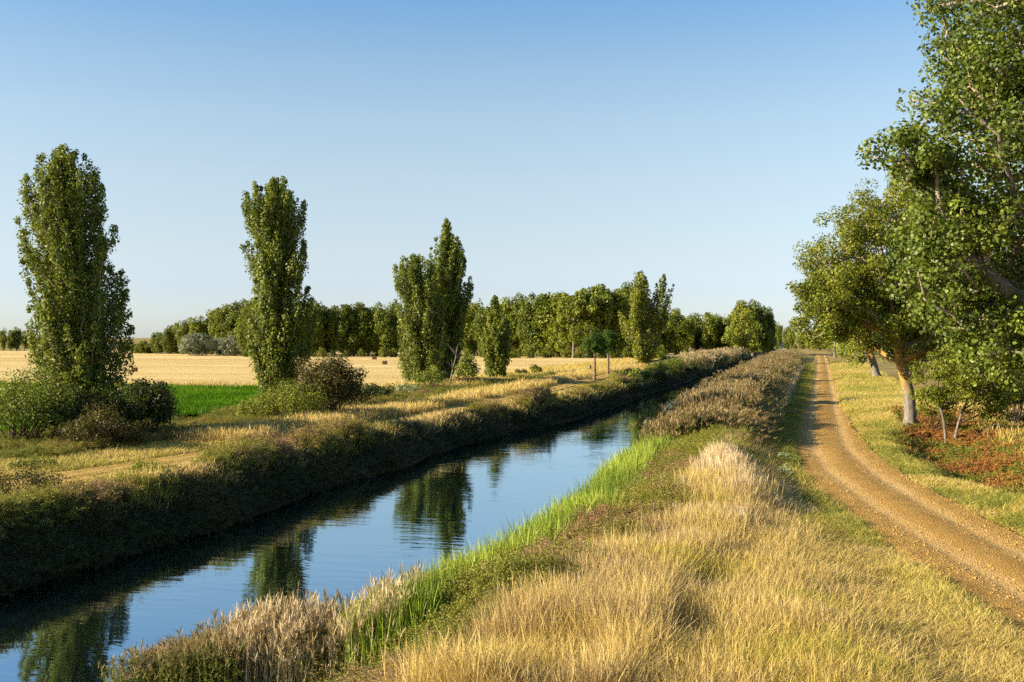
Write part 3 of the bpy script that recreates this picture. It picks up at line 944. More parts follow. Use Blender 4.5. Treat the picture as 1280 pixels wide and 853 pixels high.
# bushes right of the track
shrub('dark_bush', 'dense dark green bush at the right edge beside the thin stemmed tree', on_ground(at(1272, 545, -0.3)), 3.2, 4.2, 311, M['near_leaf'], 60, 90, 0.11)
shrub('rust_bush', 'orange brown dying bush behind the thin stems', on_ground(at(1172, 548, -0.4)), 1.9, 1.9, 312, M['rust_leaf'], 22, 55, 0.07)
shrub('bramble_bush', 'dark tangled bramble at the foot of the leaning trunk', on_ground(at(1150, 556, -0.4)), 1.7, 0.9, 313, M['bramble_leaf'], 20, 60, 0.06)
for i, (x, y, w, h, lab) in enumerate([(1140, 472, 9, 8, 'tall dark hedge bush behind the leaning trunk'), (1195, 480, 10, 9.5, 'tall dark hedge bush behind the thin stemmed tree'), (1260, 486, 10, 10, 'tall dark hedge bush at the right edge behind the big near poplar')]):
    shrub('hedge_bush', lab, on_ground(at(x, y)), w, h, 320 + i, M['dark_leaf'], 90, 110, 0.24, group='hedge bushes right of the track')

# ---- bushes of the far bank
for nm, lab, x, y, w, h, mat, n, nl, lf in [
    ('elm_bush', 'broad green bush at the left edge left of the tallest poplar', 28, 560, 5.4, 3.7, 'poplar_leaf', 90, 110, 0.10),
    ('elm_bush', 'green bush against the left foot of the tallest poplar', 78, 556, 3.6, 3.0, 'dark_leaf', 64, 110, 0.10),
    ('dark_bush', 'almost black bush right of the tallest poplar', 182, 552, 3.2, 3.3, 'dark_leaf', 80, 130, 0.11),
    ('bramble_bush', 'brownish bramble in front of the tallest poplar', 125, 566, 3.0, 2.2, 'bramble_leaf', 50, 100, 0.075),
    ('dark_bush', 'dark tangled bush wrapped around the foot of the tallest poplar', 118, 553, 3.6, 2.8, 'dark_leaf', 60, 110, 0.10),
    ('bramble_bush', 'low brown tangle between the brownish bramble and the almost black bush', 156, 562, 2.6, 1.5, 'bramble_leaf', 34, 90, 0.075),
    ('hawthorn_bush', 'reddish dark bush right of the flat topped poplar', 412, 526, 4.6, 4.3, 'bramble_leaf', 100, 130, 0.105),
    ('hawthorn_bush', 'lower reddish bush trailing off the big reddish bush', 440, 512, 3.0, 2.2, 'bramble_leaf', 26, 70, 0.10),
    ('willow_bush', 'grey green bush in front of the flat topped poplar trunk', 365, 530, 5.0, 2.7, 'yellow_leaf', 70, 110, 0.09),
    ('willow_bush', 'low grey green bush left of the flat topped poplar trunk', 322, 528, 2.8, 1.6, 'yellow_leaf', 40, 90, 0.09),
    ('low_bush', 'low dark green bush between the reddish bush and the silver shrub', 472, 503, 3.2, 1.7, 'dark_leaf', 26, 65, 0.12),
    ('silver_shrub', 'small silvery shrub left of the pointed poplar', 510, 494, 2.3, 1.2, 'herb_pale', 18, 55, 0.12),
    ('low_bush', 'rounded green bush below the shorter bushy poplar', 540, 489, 3.6, 2.4, 'poplar_leaf', 30, 65, 0.15),
    ('sapling_bush', 'upright green sapling bush between the pointed and slim poplars', 583, 484, 2.6, 3.6, 'poplar_leaf', 34, 70, 0.16),
    ('low_bush', 'dark squat bush around the slim poplar trunk', 620, 475, 2.7, 2.0, 'dark_leaf', 26, 65, 0.16),
    ('low_bush', 'small brown bush right of the slim poplar', 650, 472, 2.4, 1.1, 'bramble_leaf', 18, 55, 0.15),
    ('young_bush', 'small fresh green bush alone on the field edge', 670, 471, 1.6, 1.8, 'yellow_leaf', 18, 60, 0.15),
    ('bank_bush', 'brown bush on the near left bank lip at the left edge', 30, 640, 2.4, 1.5, 'bramble_leaf', 40, 80, 0.055),
    ('bank_bush', 'olive bush on the bank lip below the tallest poplar', 190, 606, 1.7, 0.9, 'yellow_leaf', 22, 60, 0.055),
    ('low_bush', 'leafy low bush in the shade by the towpath at the left edge', 40, 590, 1.9, 0.6, 'poplar_leaf', 18, 50, 0.06),
]:
    shrub(nm, lab, on_ground(at(x, y)), w, h, 400 + int(x) + int(y), M[mat], n, nl, lf)
for i, Yw in enumerate([108, 115, 123, 131, 140, 150, 161, 173, 186, 200, 216]):
    xw = float(cl(np.array([Yw]))[0]) - 1.0 - 0.5 * (i % 3)
    shrub('bank_willow', 'dark green willow scrub leaning over the water along the far end of the left bank', (xw, Yw, gz(xw, Yw) - 0.1), 3.6 + 0.25 * i, 1.5 + 0.1 * i + 0.3 * (i % 2), 460 + i, M['poplar_leaf' if i % 3 else 'dark_leaf'], 40, 70, 0.17, group='willow scrub along the far end of the left bank')


# ------------------------------------------------------------------ distant trees
def far_proto(kind, seed):
    """unit prototype about 14 m tall"""
    rng = np.random.default_rng(seed)
    t = thing('plantation_tree', 'tree', 'tree')
    if kind == 'column':
        C, R = blob_clumps(rng, (0, 0, 7.6), (1.9, 1.9, 5.6), 46, 1.0, inner=0.4, squash=1.6, zbias=-1)
    elif kind == 'oval':
        C, R = blob_clumps(rng, (0, 0, 7.3), (3.0, 3.0, 5.8), 78, 1.15, inner=0.45, squash=1.3, zbias=-1)
    elif kind == 'airy':
        C, R = blob_clumps(rng, (0, 0, 8.2), (3.4, 3.4, 5.2), 46, 0.95, inner=0.5, squash=1.1, zbias=-1)
    else:
        C, R = blob_clumps(rng, (0, 0, 5.6), (5.2, 5.2, 5.4), 80, 1.3, inner=0.5, squash=0.9, zbias=-0.9)
    C[:, 2] = np.clip(C[:, 2], 0.9, 13.2)
    P, Rr = smooth_spine([(0, 0, -0.3), (0.1, 0, 4), (0, 0.1, 12)], [0.28, 0.22, 0.05], 8)
    br = grow(rng, P, Rr, C, up=0.6, minz=1.5, rtip=0.03)
    obj('trunk', trunk_mesh(rng, P, Rr, M['bark'], 7), t)
    V, Q = tubes(br, 4)
    obj('branches', mesh('branches', V, Q, M['bark'], True), t, kind='stuff')
    V, Q, tt = leaves(rng, C, R, 95, 0.42, shell=0.3)
    obj('crown', mesh('crown', V, Q, M['willow_leaf'] if kind == 'willow' else M['wood_leaf'], tint=tt), t, kind='stuff')
    return t


protos = {'column': [far_proto('column', 501), far_proto('column', 502)], 'oval': [far_proto('oval', 503), far_proto('oval', 504), far_proto('oval', 507)],
          'airy': [far_proto('airy', 505)], 'round': [far_proto('round', 506)], 'willow': [far_proto('willow', 508)]}
used_proto = set()
prng = random.Random(7)


def far_tree(x, ytop, d, kind, label, group, wx_=1.0):
    p = d * (FV + (x - 640) / F * RV)
    hgt = EYE + (HOR - ytop) / F * d
    s = hgt / 14.2
    loc = (float(p[0]), float(p[1]), -0.05)
    k = prng.randrange(len(protos[kind]))
    pr = protos[kind][k]
    rz = prng.uniform(0, 6.28)
    sw = s * wx_ * prng.uniform(0.9, 1.15)
    if (kind, k) not in used_proto:
        used_proto.add((kind, k))
        pr.location = loc; pr.rotation_euler = (0, 0, rz); pr.scale = (sw, sw, s)
        pr['label'] = label; pr['category'] = 'tree'
        if group: pr['group'] = group
        return pr
    return dup(pr, loc, rz, (sw, sw, s), label, group)


def skyline(pts, x0, x1, step, d0, d1, kinds, label, group, wx_=1.0, jit=5):
    x = x0
    while x <= x1:
        yt = np.interp(x, [p[0] for p in pts], [p[1] for p in pts]) + prng.uniform(-1, jit)
        far_tree(x + prng.uniform(-step * 0.3, step * 0.3), yt, np.interp(x, [x0, x1], [d0, d1]) + prng.uniform(-6, 6), prng.choice(kinds), label, group, wx_)
        x += step * prng.uniform(0.8, 1.2)


SKY = [(0, 408), (34, 408), (165, 424), (200, 414), (222, 398), (250, 392), (280, 378), (300, 373), (330, 375), (390, 373), (430, 373), (470, 376), (520, 376), (600, 368), (640, 369), (690, 362), (720, 356), (745, 351), (770, 350), (800, 352), (845, 395), (870, 388), (900, 378), (925, 373), (945, 378), (960, 398), (1000, 406), (1060, 398), (1110, 392)]
skyline(SKY, -4, 40, 8, 420, 420, ['column', 'oval'], 'slim tree of the far clump at the left edge beyond the stubble', 'far clump at the left edge')
skyline(SKY, 196, 306, 7, 330, 300, ['column', 'oval'], 'dark tree of the rising row behind the two silver willows', 'rising row behind the silver willows')
skyline([(150, 427), (170, 423), (230, 420), (300, 426)], 152, 228, 9, 345, 330, ['round', 'oval'], 'low bushy tree at the left foot of the rising row', 'bushy trees by the rising row', 0.9)
skyline(SKY, 310, 500, 8.5, 285, 285, ['oval', 'oval', 'column'], 'sunlit yellow green tree of the plantation behind the flat topped poplar', 'sunlit plantation behind the flat topped poplar', 1.05)
skyline([(300, 392), (500, 392)], 305, 510, 15, 310, 310, ['oval'], 'tree of the second plantation row behind the flat topped poplar', 'second plantation row', 1.1)
skyline(SKY, 590, 700, 8, 290, 270, ['oval', 'column'], 'tree of the wood edge between the slim poplar and the pines', 'wood edge behind the slim poplar')
skyline(SKY, 702, 800, 12, 262, 262, ['oval', 'airy', 'airy'], 'tall airy tree of the wood edge behind the two pines', 'tall airy trees behind the pines')
skyline([(510, 392), (840, 384)], 515, 845, 17, 310, 300, ['oval'], 'tree in the back row of the wood beyond the stubble', 'back row of the wood', 1.1)
skyline([(300, 432), (840, 427)], 305, 840, 17, 280, 250, ['round'], 'low undergrowth bush at the foot of the trees beyond the stubble', 'undergrowth bushes of the wood', 0.9)
skyline([(835, 396), (860, 390), (890, 380), (930, 374), (950, 376), (962, 398)], 834, 965, 12, 330, 330, ['oval', 'round'], 'green tree beyond the reeds left of the forked tree', 'trees beyond the reeds')
far_tree(927, 373, 300, 'round', 'round crowned tree with a pale forked trunk beyond the reeds', None, 0.85)
far_tree(950, 386, 325, 'round', 'smaller round tree against the right of the forked tree', None, 0.6)
skyline(SKY, 965, 1015, 9, 520, 480, ['column', 'oval', 'round'], 'dark distant tree at the end of the track on its left', 'distant trees left of the track end')
skyline([(1000, 402), (1110, 390)], 1026, 1120, 11, 440, 360, ['oval', 'round'], 'distant tree at the end of the track on its right', 'distant trees right of the track end')
skyline([(960, 424), (1060, 424)], 955, 1060, 13, 470, 470, ['round'], 'bushy low tree closing the view along the track', 'low trees closing the track', 0.8)
far_tree(245, 408, 292, 'willow', 'larger round silver willow at the field edge', None, 1.5)
far_tree(293, 412, 290, 'willow', 'smaller round silver willow just right of the larger one', None, 1.45)
for x_, y_ in ((174, 424), (181, 421), (190, 419)):
    far_tree(x_, y_, 332, 'round', 'low bushy tree at the left foot of the rising row', 'bushy trees by the rising row', 1.1)
far_tree(276, 416, 298, 'willow', 'silver willow half hidden between the two round ones', None, 0.95)
for kk, lst in protos.items():
    for j, pr in enumerate(lst):
        if (kk, j) not in used_proto:
            for c in list(pr.children):
                bpy.data.objects.remove(c)
            bpy.data.objects.remove(pr)


# ------------------------------------------------------------------ scattered ground plants (geometry-node instances)
def blades(rng, n, h, spread, lean, w, hv=0.3, t0=0.0, t1=1.0, curve=1.8, prof=(0.8, 1.0, 0.62, 0.0), bases=None):
    b = np.stack([rng.normal(0, spread, n), rng.normal(0, spread, n), np.zeros(n)], 1)
    if bases is not None:
        b = bases
    hh = h * rng.uniform(1 - hv, 1 + hv, n)
    az = rng.uniform(0, 2 * math.pi, n)
    ln = np.abs(rng.normal(0, lean, n)) + lean * 0.25
    D = np.stack([np.cos(az), np.sin(az), np.zeros(n)], 1)
    fa = rng.uniform(0, 2 * math.pi, n)
    S = np.stack([np.cos(fa), np.sin(fa), np.zeros(n)], 1)
    V = []
    for t, wf in zip((0, 0.45, 0.78, 1.0), prof):
        c = b + D * (ln * hh * t ** curve)[:, None] + np.array([0, 0, 1.0]) * (hh * t * (1 - 0.25 * ln * t))[:, None]
        if wf > 0:
            V += [c - S * (w * wf / 2), c + S * (w * wf / 2)]
        else:
            V.append(c)
    V = np.stack(V, 1).reshape(-1, 3)
    base = np.arange(n)[:, None] * 7
    T = np.concatenate([base + np.array([f]) for f in ((0, 1, 3), (0, 3, 2), (2, 3, 5), (2, 5, 4), (4, 5, 6))], 0)
    tint = np.repeat(rng.uniform(t0, t1, n), 7)
    return V, T, tint


def join(parts):
    V, T, tt, off = [], [], [], 0
    for v, t, c in parts:
        if t.shape[1] == 4:
            t = np.concatenate([t[:, [0, 1, 2]], t[:, [0, 2, 3]]])
        V.append(v); T.append(t + off); tt.append(c); off += len(v)
    return np.concatenate(V), np.concatenate(T), np.concatenate(tt)


def tuft(name, mat, seed, **kw):
    rng = np.random.default_rng(seed)
    V, T, tt = blades(rng, **kw)
    return mesh(name, V, T, mat, tint=tt)


def seeded_tuft(name, mat, seed, n, h, spread, lean, w, heads=10, hw=2.2, hl=0.10):
    """grass with thin stalks ending in slim seed heads"""
    rng = np.random.default_rng(seed)
    a = blades(rng, n, h * 0.72, spread, lean * 1.3, w)
    b = blades(rng, heads, h, spread, lean * 0.7, w * 0.6, 0.15, 0.45, 1.0, prof=(0.8, 0.7, hw, 0.0))
    V, T, tt = join([a, b])
    return mesh(name, V, T, mat, tint=tt)


def reed_clump(name, seed, n=9, h=2.0, spread=0.22, leafy=9, w=0.034, plume=True, green=0.35):
    rng = np.random.default_rng(seed)
    parts = []
    st = blades(rng, n, h, spread, 0.10, 0.016, 0.18, 0.45, 0.85, 1.6)
    parts.append(st)
    sv = st[0].reshape(-1, 7, 3)
    lv = []
    for i in range(n):
        for k in range(leafy):
            t = rng.uniform(0.2, 0.95)
            p = sv[i, 0] * (1 - t) + sv[i, 6] * t
            az = rng.uniform(0, 6.28); L = rng.uniform(0.25, 0.5) * h / 2
            D = np.array([math.cos(az), math.sin(az), 0]); S = np.array([-math.sin(az), math.cos(az), 0])
            el = rng.uniform(0.5, 1.3)
            q1 = p + D * L * 0.5 * math.cos(el) + np.array([0, 0, L * 0.5 * math.sin(el)])
            q2 = q1 + D * L * 0.5 + np.array([0, 0, L * rng.uniform(-0.25, 0.2)])
            lv.append([p - S * w * 0.35, p + S * w * 0.35, q1 - S * w * 0.5, q1 + S * w * 0.5, q2])
    lv = np.array(lv).reshape(-1, 3)
    b = np.arange(len(lv) // 5)[:, None] * 5
    T = np.concatenate([b + np.array([f]) for f in ((0, 1, 3), (0, 3, 2), (2, 3, 4))], 0)
    parts.append((lv, T, np.repeat(np.clip(rng.normal(green, 0.2, len(lv) // 5), 0, 1), 5)))
    V, T, tt = join(parts)
    me = mesh(name, V, T, M['reed'], tint=tt)
    if plume:
        tips = sv[:, 6]
        C = np.repeat(tips, 4, 0) - np.array([0, 0, 0.16]) + rng.normal(0, 0.012, (n * 4, 3))
        a, q, t2 = blades(rng, n * 4, 0.30, 0, 0.28, 0.026, 0.35, 0.2, 1.0, 1.5, (0.35, 1.0, 0.75, 0.0), C)
        V2, T2, tt2 = join([(V, T, tt), (a, q, t2)])
        me2 = mesh(name, V2, T2, M['reed'], tint=tt2)
        me2.materials.append(M['plume'])
        mi = np.zeros(len(T2), np.int32); mi[len(T):] = 1
        me2.polygons.foreach_set('material_index', mi)
        bpy.data.meshes.remove(me)
        return me2
    return me


def herb_clump(name, mat, seed, h=0.8, w=0.5, n=18, nl=26, leaf=0.035, stems=14):
    rng = np.random.default_rng(seed)
    st = blades(rng, stems, h, w * 0.18, 0.35, 0.012, 0.25, 0.5, 0.9)
    sv = st[0].reshape(-1, 7, 3)
    t = rng.uniform(0.3, 1.0, (stems, 4, 1))
    C = (sv[:, None, 2] * (1 - t) + sv[:, None, 6] * t).reshape(-1, 3)
    R = np.tile([[w * 0.14, w * 0.14, h * 0.12]], (len(C), 1))
    lv = leaves(rng, C, R, max(4, nl * n // len(C)), leaf, aspect=0.5, shell=0.0, tb=rng.uniform(0.0, 0.7, len(C)) + 0.35 * (C[:, 2] > h * 0.7))
    gr = blades(rng, 14, h * 0.9, w * 0.25, 0.25, 0.011, 0.35, 0.1, 0.75)
    V, T, tt = join([st, lv, gr])
    return mesh(name, V, T, mat, tint=tt)


def stone_mesh(name, seed, mat):
    rng = np.random.default_rng(seed)
    V = np.array([[1, 0, 0], [-1, 0, 0], [0, 1, 0], [0, -1, 0], [0, 0, 0.7], [0, 0, -0.5], [.7, .7, .35], [-.7, .7, .3], [.7, -.7, .3], [-.7, -.7, .35]], float) * rng.uniform(0.75, 1.25, (10, 1)) * 0.5
    T = np.array([[4, 0, 6], [4, 6, 2], [4, 2, 7], [4, 7, 1], [4, 1, 9], [4, 9, 3], [4, 3, 8], [4, 8, 0], [5, 6, 0], [5, 2, 6], [5, 7, 2], [5, 1, 7], [5, 9, 1], [5, 3, 9], [5, 8, 3], [5, 0, 8]])
    return mesh(name, V, T, mat, tint=rng.uniform(0, 1, 10))


def node_group(name, protos_):
    ng = bpy.data.node_groups.new(name, 'GeometryNodeTree')
    ng.interface.new_socket('Geometry', in_out='INPUT', socket_type='NodeSocketGeometry')
    ng.interface.new_socket('Geometry', in_out='OUTPUT', socket_type='NodeSocketGeometry')
    gi = ng.nodes.new('NodeGroupInput'); go = ng.nodes.new('NodeGroupOutput')
    iop = ng.nodes.new('GeometryNodeInstanceOnPoints')
    jn = ng.nodes.new('GeometryNodeJoinGeometry')
    for me in reversed(protos_):
        po = bpy.data.objects.new(me.name, me)
        oi = ng.nodes.new('GeometryNodeObjectInfo')
        oi.inputs['Object'].default_value = po
        g2i = ng.nodes.new('GeometryNodeGeometryToInstance')
        ng.links.new(oi.outputs['Geometry'], g2i.inputs[0])
        ng.links.new(g2i.outputs[0], jn.inputs[0])
    ng.links.new(gi.outputs[0], iop.inputs['Points'])
    ng.links.new(jn.outputs[0], iop.inputs['Instance'])
    iop.inputs['Pick Instance'].default_value = True

    def na(nm, typ, sock):
        n = ng.nodes.new('GeometryNodeInputNamedAttribute')
        n.data_type = typ
        n.inputs['Name'].default_value = nm
        ng.links.new(n.outputs[0], sock)
    na('idx', 'INT', iop.inputs['Instance Index'])
    na('scl', 'FLOAT_VECTOR', iop.inputs['Scale'])
    e2r = ng.nodes.new('FunctionNodeEulerToRotation')
    na('rot', 'FLOAT_VECTOR', e2r.inputs[0])
    ng.links.new(e2r.outputs[0], iop.inputs['Rotation'])
    ng.links.new(iop.outputs[0], go.inputs[0])
    return ng


SRNG = np.random.default_rng(99)


def scatter(name, label, cat, P, protos_, scl, itint, tilt=0.12, idx=None):
    n = len(P)
    me = bpy.data.meshes.new(name)
    me.vertices.add(n)
    me.vertices.foreach_set('co', np.asarray(P, np.float32).ravel())
    rot = np.stack([SRNG.normal(0, tilt, n), SRNG.normal(0, tilt, n), SRNG.uniform(0, 6.28, n)], 1)
    a = me.attributes.new('rot', 'FLOAT_VECTOR', 'POINT'); a.data.foreach_set('vector', rot.astype(np.float32).ravel())
    a = me.attributes.new('scl', 'FLOAT_VECTOR', 'POINT'); a.data.foreach_set('vector', np.asarray(scl, np.float32).ravel())
    a = me.attributes.new('itint', 'FLOAT', 'POINT'); a.data.foreach_set('value', np.asarray(itint, np.float32).ravel())
    a = me.attributes.new('idx', 'INT', 'POINT'); a.data.foreach_set('value', (SRNG.integers(0, len(protos_), n) if idx is None else idx).astype(np.int32))
    o = obj(name, me, None, label, cat, kind='stuff')
    md = o.modifiers.new('scatter', 'NODES')
    md.node_group = node_group(name, protos_)
    return o


def pts(n, x0, x1, y0, y1, keep=None, power=1.7):
    """points denser near the camera; keep(X,Y) -> probability"""
    u = SRNG.uniform(0, 1, n)
    if power:
        p = 1 - power
        Y = (y0 ** p + u * (y1 ** p - y0 ** p)) ** (1 / p) if abs(p) > 1e-6 else y0 * (y1 / y0) ** u
    else:
        Y = y0 + u * (y1 - y0)
    X = SRNG.uniform(0, 1, n)
    X = (x0(Y) if callable(x0) else x0) * (1 - X) + (x1(Y) if callable(x1) else x1) * X
    # drop what lies outside the frame by more than a margin
    d = X * FV[0] + Y * FV[1]; r = X * RV[0] + Y * RV[1]
    ok = np.abs(r) < 0.457 * d * 1.12 + 3
    if keep is not None:
        ok &= SRNG.uniform(0, 1, n) < keep(X, Y)
    X, Y = X[ok], Y[ok]
    return np.stack([X, Y, hg(X, Y)], 1)


def scales(P, base=1.0, var=0.25, grow_=0.012, hmod=None):
    n = len(P)
    s = base * SRNG.uniform(1 - var, 1 + var, n)
    wide = 1 + grow_ * np.maximum(P[:, 1] - 20, 0)
    hz = s if hmod is None else s * hmod
    return np.stack([s * wide, s * wide, hz], 1)


def xgold(Y):   # edge between bank herbs and the golden grass
    return np.interp(Y, [0, 15, 25, 32, 48, 60, 100], [-4.9, -4.7, -4.5, -3.9, -3.3, -3.1, -3.4]) + 0.7 * (vn(Y, Y * 0, 3.1, 77) - 0.5)


def roadL(Y):
    return xroad(Y) - hwroad(Y)


def roadR(Y):
    return xroad(Y) + hwroad(Y)


# golden tall grass between the bank and the track
gold = [seeded_tuft('gold_tuft', M['gold'], 601 + i, 62, 0.72, 0.14, 0.46, 0.0058, 12) for i in range(4)]


def near_short(X, Y):       # the mown shoulder near the track
    return sstep(0.6, 3.4, roadL(Y) - X - 0.9 * sstep(26, 16, Y)) * (1 - 0.35 * (vn(X, Y, 1.9, 38) > 0.7))


P = pts(26000, lambda Y: xgold(Y) - 0.1, lambda Y: np.where(Y < 40, roadL(Y) - 0.5, roadL(Y) - 1.0), 13.5, 52,
        lambda X, Y: (0.35 + 0.65 * near_short(X, Y)) * (0.45 + 0.9 * fbm(X, Y, 1.7, 33)))
tall = near_short(P[:, 0], P[:, 1]) * (0.55 + 0.9 * fbm(P[:, 0], P[:, 1], 2.6, 34)) * 0.8 + 0.28
tall *= np.where(P[:, 0] - xgold(P[:, 1]) < 2.4, 1.15, 0.85)
nsh = near_short(P[:, 0], P[:, 1])
it = 0.42 + 0.45 * (1 - nsh) * vn(P[:, 0], P[:, 1], 2.2, 39) - 0.55 * sstep(0.5, 0.68, fbm(P[:, 0], P[:, 1], 1.5, 35)) * sstep(46, 34, P[:, 1]) + 0.5 * sstep(0.55, 0.7, fbm(P[:, 0], P[:, 1], 2.7, 36))
it = np.clip(it + SRNG.normal(0, 0.12, len(P)), 0, 1)
scatter('dry_grass', 'tall golden dry grass covering the near bank left of the track', 'grass', P, gold, scales(P, 1.0, 0.25, 0.008, tall), it)

# pale bleached grass: the clump in front of the reeds and strip along the verge
straw = [seeded_tuft('straw_tuft', M['straw'], 621 + i, 30, 1.0, 0.11, 0.15, 0.009, 12, 2.6) for i in range(3)]
Pa = pts(4200, lambda Y: xgold(Y) + 0.0, lambda Y: roadL(Y) - 1.2, 32, 50, lambda X, Y: 0.9 * (fbm(X, Y, 2, 41) > 0.3))
Pb = pts(2200, -3.7, -2.3, 66, 190, None, 1.3)
Pc = pts(1700, lambda Y: xgold(Y) + 0.2, lambda Y: xgold(Y) + 2.4, 20, 36, lambda X, Y: sstep(0.38, 0.6, fbm(X, Y, 2, 42)))
P = np.concatenate([Pa, Pb, Pc])
hm = np.concatenate([np.clip((roadL(Pa[:, 1]) - 1.2 - Pa[:, 0]) / 1.6, 0.3, 1.0) * 0.95, np.full(len(Pb), 0.55), np.full(len(Pc), 0.72)])
scatter('bleached_grass', 'pale bleached tall grass in front of the reeds and beside the track', 'grass', P, straw, scales(P, 1.0, 0.25, 0.006, hm), np.clip(SRNG.normal(0.6, 0.2, len(P)), 0, 1), 0.08)

# short verge grass both sides of the track
verge = [tuft('verge_tuft', M['verge'], 641 + i, n=30, h=0.20, spread=0.10, lean=0.6, w=0.009) for i in range(3)]


def itv(P, lo, hi, s, seed):
    return np.clip(lo + (hi - lo) * sstep(0.3, 0.7, fbm(P[:, 0], P[:, 1], s, seed)) + SRNG.normal(0, 0.1, len(P)), 0, 1)


Pa = pts(15000, lambda Y: roadL(Y) - 3.2, lambda Y: roadL(Y) - 0.2, 13.5, 60, lambda X, Y: 0.2 + 0.8 * (fbm(X, Y, 1.3, 43) > 0.46))
Pb = pts(9000, lambda Y: roadL(Y) - 2.0, lambda Y: roadL(Y) - 0.1, 45, 220, None, 1.5)
Pc = pts(14000, lambda Y: roadR(Y) - 0.1, lambda Y: roadR(Y) + 2.2, 24, 80, lambda X, Y: (0.25 + 0.75 * sstep(0, 0.9, X - roadR(Y))) * (0.3 + 0.7 * (fbm(X, Y, 1.3, 79) > 0.43)))
Pd = pts(5000, lambda Y: roadR(Y) - 0.1, lambda Y: roadR(Y) + 6, 75, 230, None, 1.5)
P = np.concatenate([Pa, Pb, Pc, Pd])
it = np.concatenate([np.clip(itv(Pa, 0.15, 1.0, 2.2, 44) + 0.6 * (1 - sstep(24, 31, Pa[:, 1])), 0, 1), itv(Pb, 0.0, 0.45, 4.0, 45), np.clip(itv(Pc, 0.1, 1.0, 1.8, 46) + 0.15 * sstep(46, 56, Pc[:, 1]), 0, 1), itv(Pd, 0.4, 1.0, 5.0, 47)])
hm = np.concatenate([0.6 + 0.9 * fbm(Pa[:, 0], Pa[:, 1], 1.2, 85), 1.1 * np.ones(len(Pb)), (0.7 + 1.1 * sstep(0.6, 1.8, Pc[:, 0] - roadR(Pc[:, 1]))) * (0.5 + fbm(Pc[:, 0], Pc[:, 1], 1.4, 86)), 1.8 * np.ones(len(Pd))])
scatter('verge_grass', 'short yellow green grass along both edges of the dirt track', 'grass', P, verge, scales(P, 1.0, 0.3, 0.010, hm), it)

# cattails at the right waterline
cat = [tuft('cattail_tuft', M['cattail'], 661 + i, n=24, h=1.15, spread=0.16, lean=0.16, w=0.024, hv=0.3) for i in range(3)]
P = pts(5000, lambda Y: cr(Y) - 0.4, lambda Y: cr(Y) + 0.85 + 1.5 * (vn(Y, Y * 0, 4, 57) - 0.5), 17.5, 76, lambda X, Y: 0.4 + 0.6 * sstep(0.3, 0.5, fbm(X * 0, Y, 4, 48)))
P[:, 2] = np.maximum(P[:, 2], -1.2)
scatter('cattails', 'bright green cattail blades standing along the near waterline', 'reeds', P, cat, scales(P, 0.95, 0.3, 0.006), itv(P, 0.1, 0.9, 3, 49), 0.06)

# herbs (loosestrife, docks) on the near bank slope
herbs = [herb_clump('herb_clump', M['herb'], 681 + i, 0.9, 0.7, 18, 60, 0.034) for i in range(4)]
Pa = pts(9500, lambda Y: cr(Y) + np.interp(Y, [13, 17, 18.5, 24], [-2.6, -2.2, 0.7, 0.75]), lambda Y: xgold(Y) + 0.3, 13.5, 56, None, 1.5)
Pb = pts(5200, lambda Y: cr(Y) + 0.0, -3.2, 53, 200, lambda X, Y: 0.4 + 0.6 * (fbm(X, Y, 2.6, 88) < 0.5), 1.3)
P = np.concatenate([Pa, Pb])
P[:, 2] = np.maximum(P[:, 2], -1.25)
scatter('bank_herbs', 'olive and purplish weeds covering the near bank slope', 'weeds', P, herbs, scales(P, 0.85, 0.4, 0.006, (0.22 + 1.05 * fbm(P[:, 0], P[:, 1], 1.9, 53)) * np.interp(P[:, 0] - cr(P[:, 1]), [0.5, 1.0, 1.6], [0.55, 0.75, 1.1]) * np.interp(P[:, 1], [16.5, 19], [0.65, 1.0])), np.clip(-0.12 + 0.75 * fbm(P[:, 0], P[:, 1], 1.4, 50) + 0.62 * (fbm(P[:, 0], P[:, 1], 1.9, 54) > 0.55) + SRNG.normal(0, 0.08, len(P)), 0, 1), 0.15)

# reeds: the bed in the near corner and the big stand beside the track
reeds = [reed_clump('reed_clump', 701 + i) for i in range(4)]
dry_reeds = [reed_clump('dry_reed_clump', 711 + i, 24, 2.0, 0.22, 1, 0.016, True, 0.9) for i in range(2)]
P = pts(1900, -11.3, -5.9, 13.0, 22.0, None, 0.0)
dP = P[:, 0] * FV[0] + P[:, 1] * FV[1]
P = P[(dP > 18.3 + 0.5 * vn(P[:, 0], P[:, 1], 1.0, 52)) & (dP < 20.6 + 0.7 * (vn(P[:, 0], P[:, 0] * 0, 1.2, 51) - 0.5)) & ((P[:, 0] < -6.9) | (SRNG.uniform(0, 1, len(P)) < 0.3))][:520]
P[:, 2] = np.maximum(P[:, 2], -1.25)
drier = (0.7 * vn(P[:, 0], P[:, 1], 1.1, 55) + 0.6 * (P[:, 0] + 9.3) > 0.35) & (SRNG.uniform(0, 1, len(P)) < 0.8)
idx = np.where(drier & (P[:, 0] > -20), 4 + SRNG.integers(0, 2, len(P)), SRNG.integers(0, 4, len(P)))
scatter('reed_bed', 'brown plumed reeds in the near water corner', 'reeds', P, reeds + dry_reeds, scales(P, 0.60, 0.15, 0.0, np.interp(P[:, 0], [-11.3, -9.6, -8.8], [0.55, 0.85, 1.0]) * np.where(P[:, 0] > -6.8, 0.8, 1.0) * (0.8 + 0.4 * vn(P[:, 0], P[:, 1], 0.9, 58))), np.clip(np.where(drier, 0.95, 0.10) + SRNG.normal(0, 0.1, len(P)), 0, 1), 0.07, idx)
Pa = pts(4200, lambda Y: cr(Y) + 0.3, lambda Y: np.where(Y < 90, -2.7, -3.4), 49, 110, lambda X, Y: sstep(0.22, 0.45, fbm(X, Y, 2.6, 88)), 1.2)
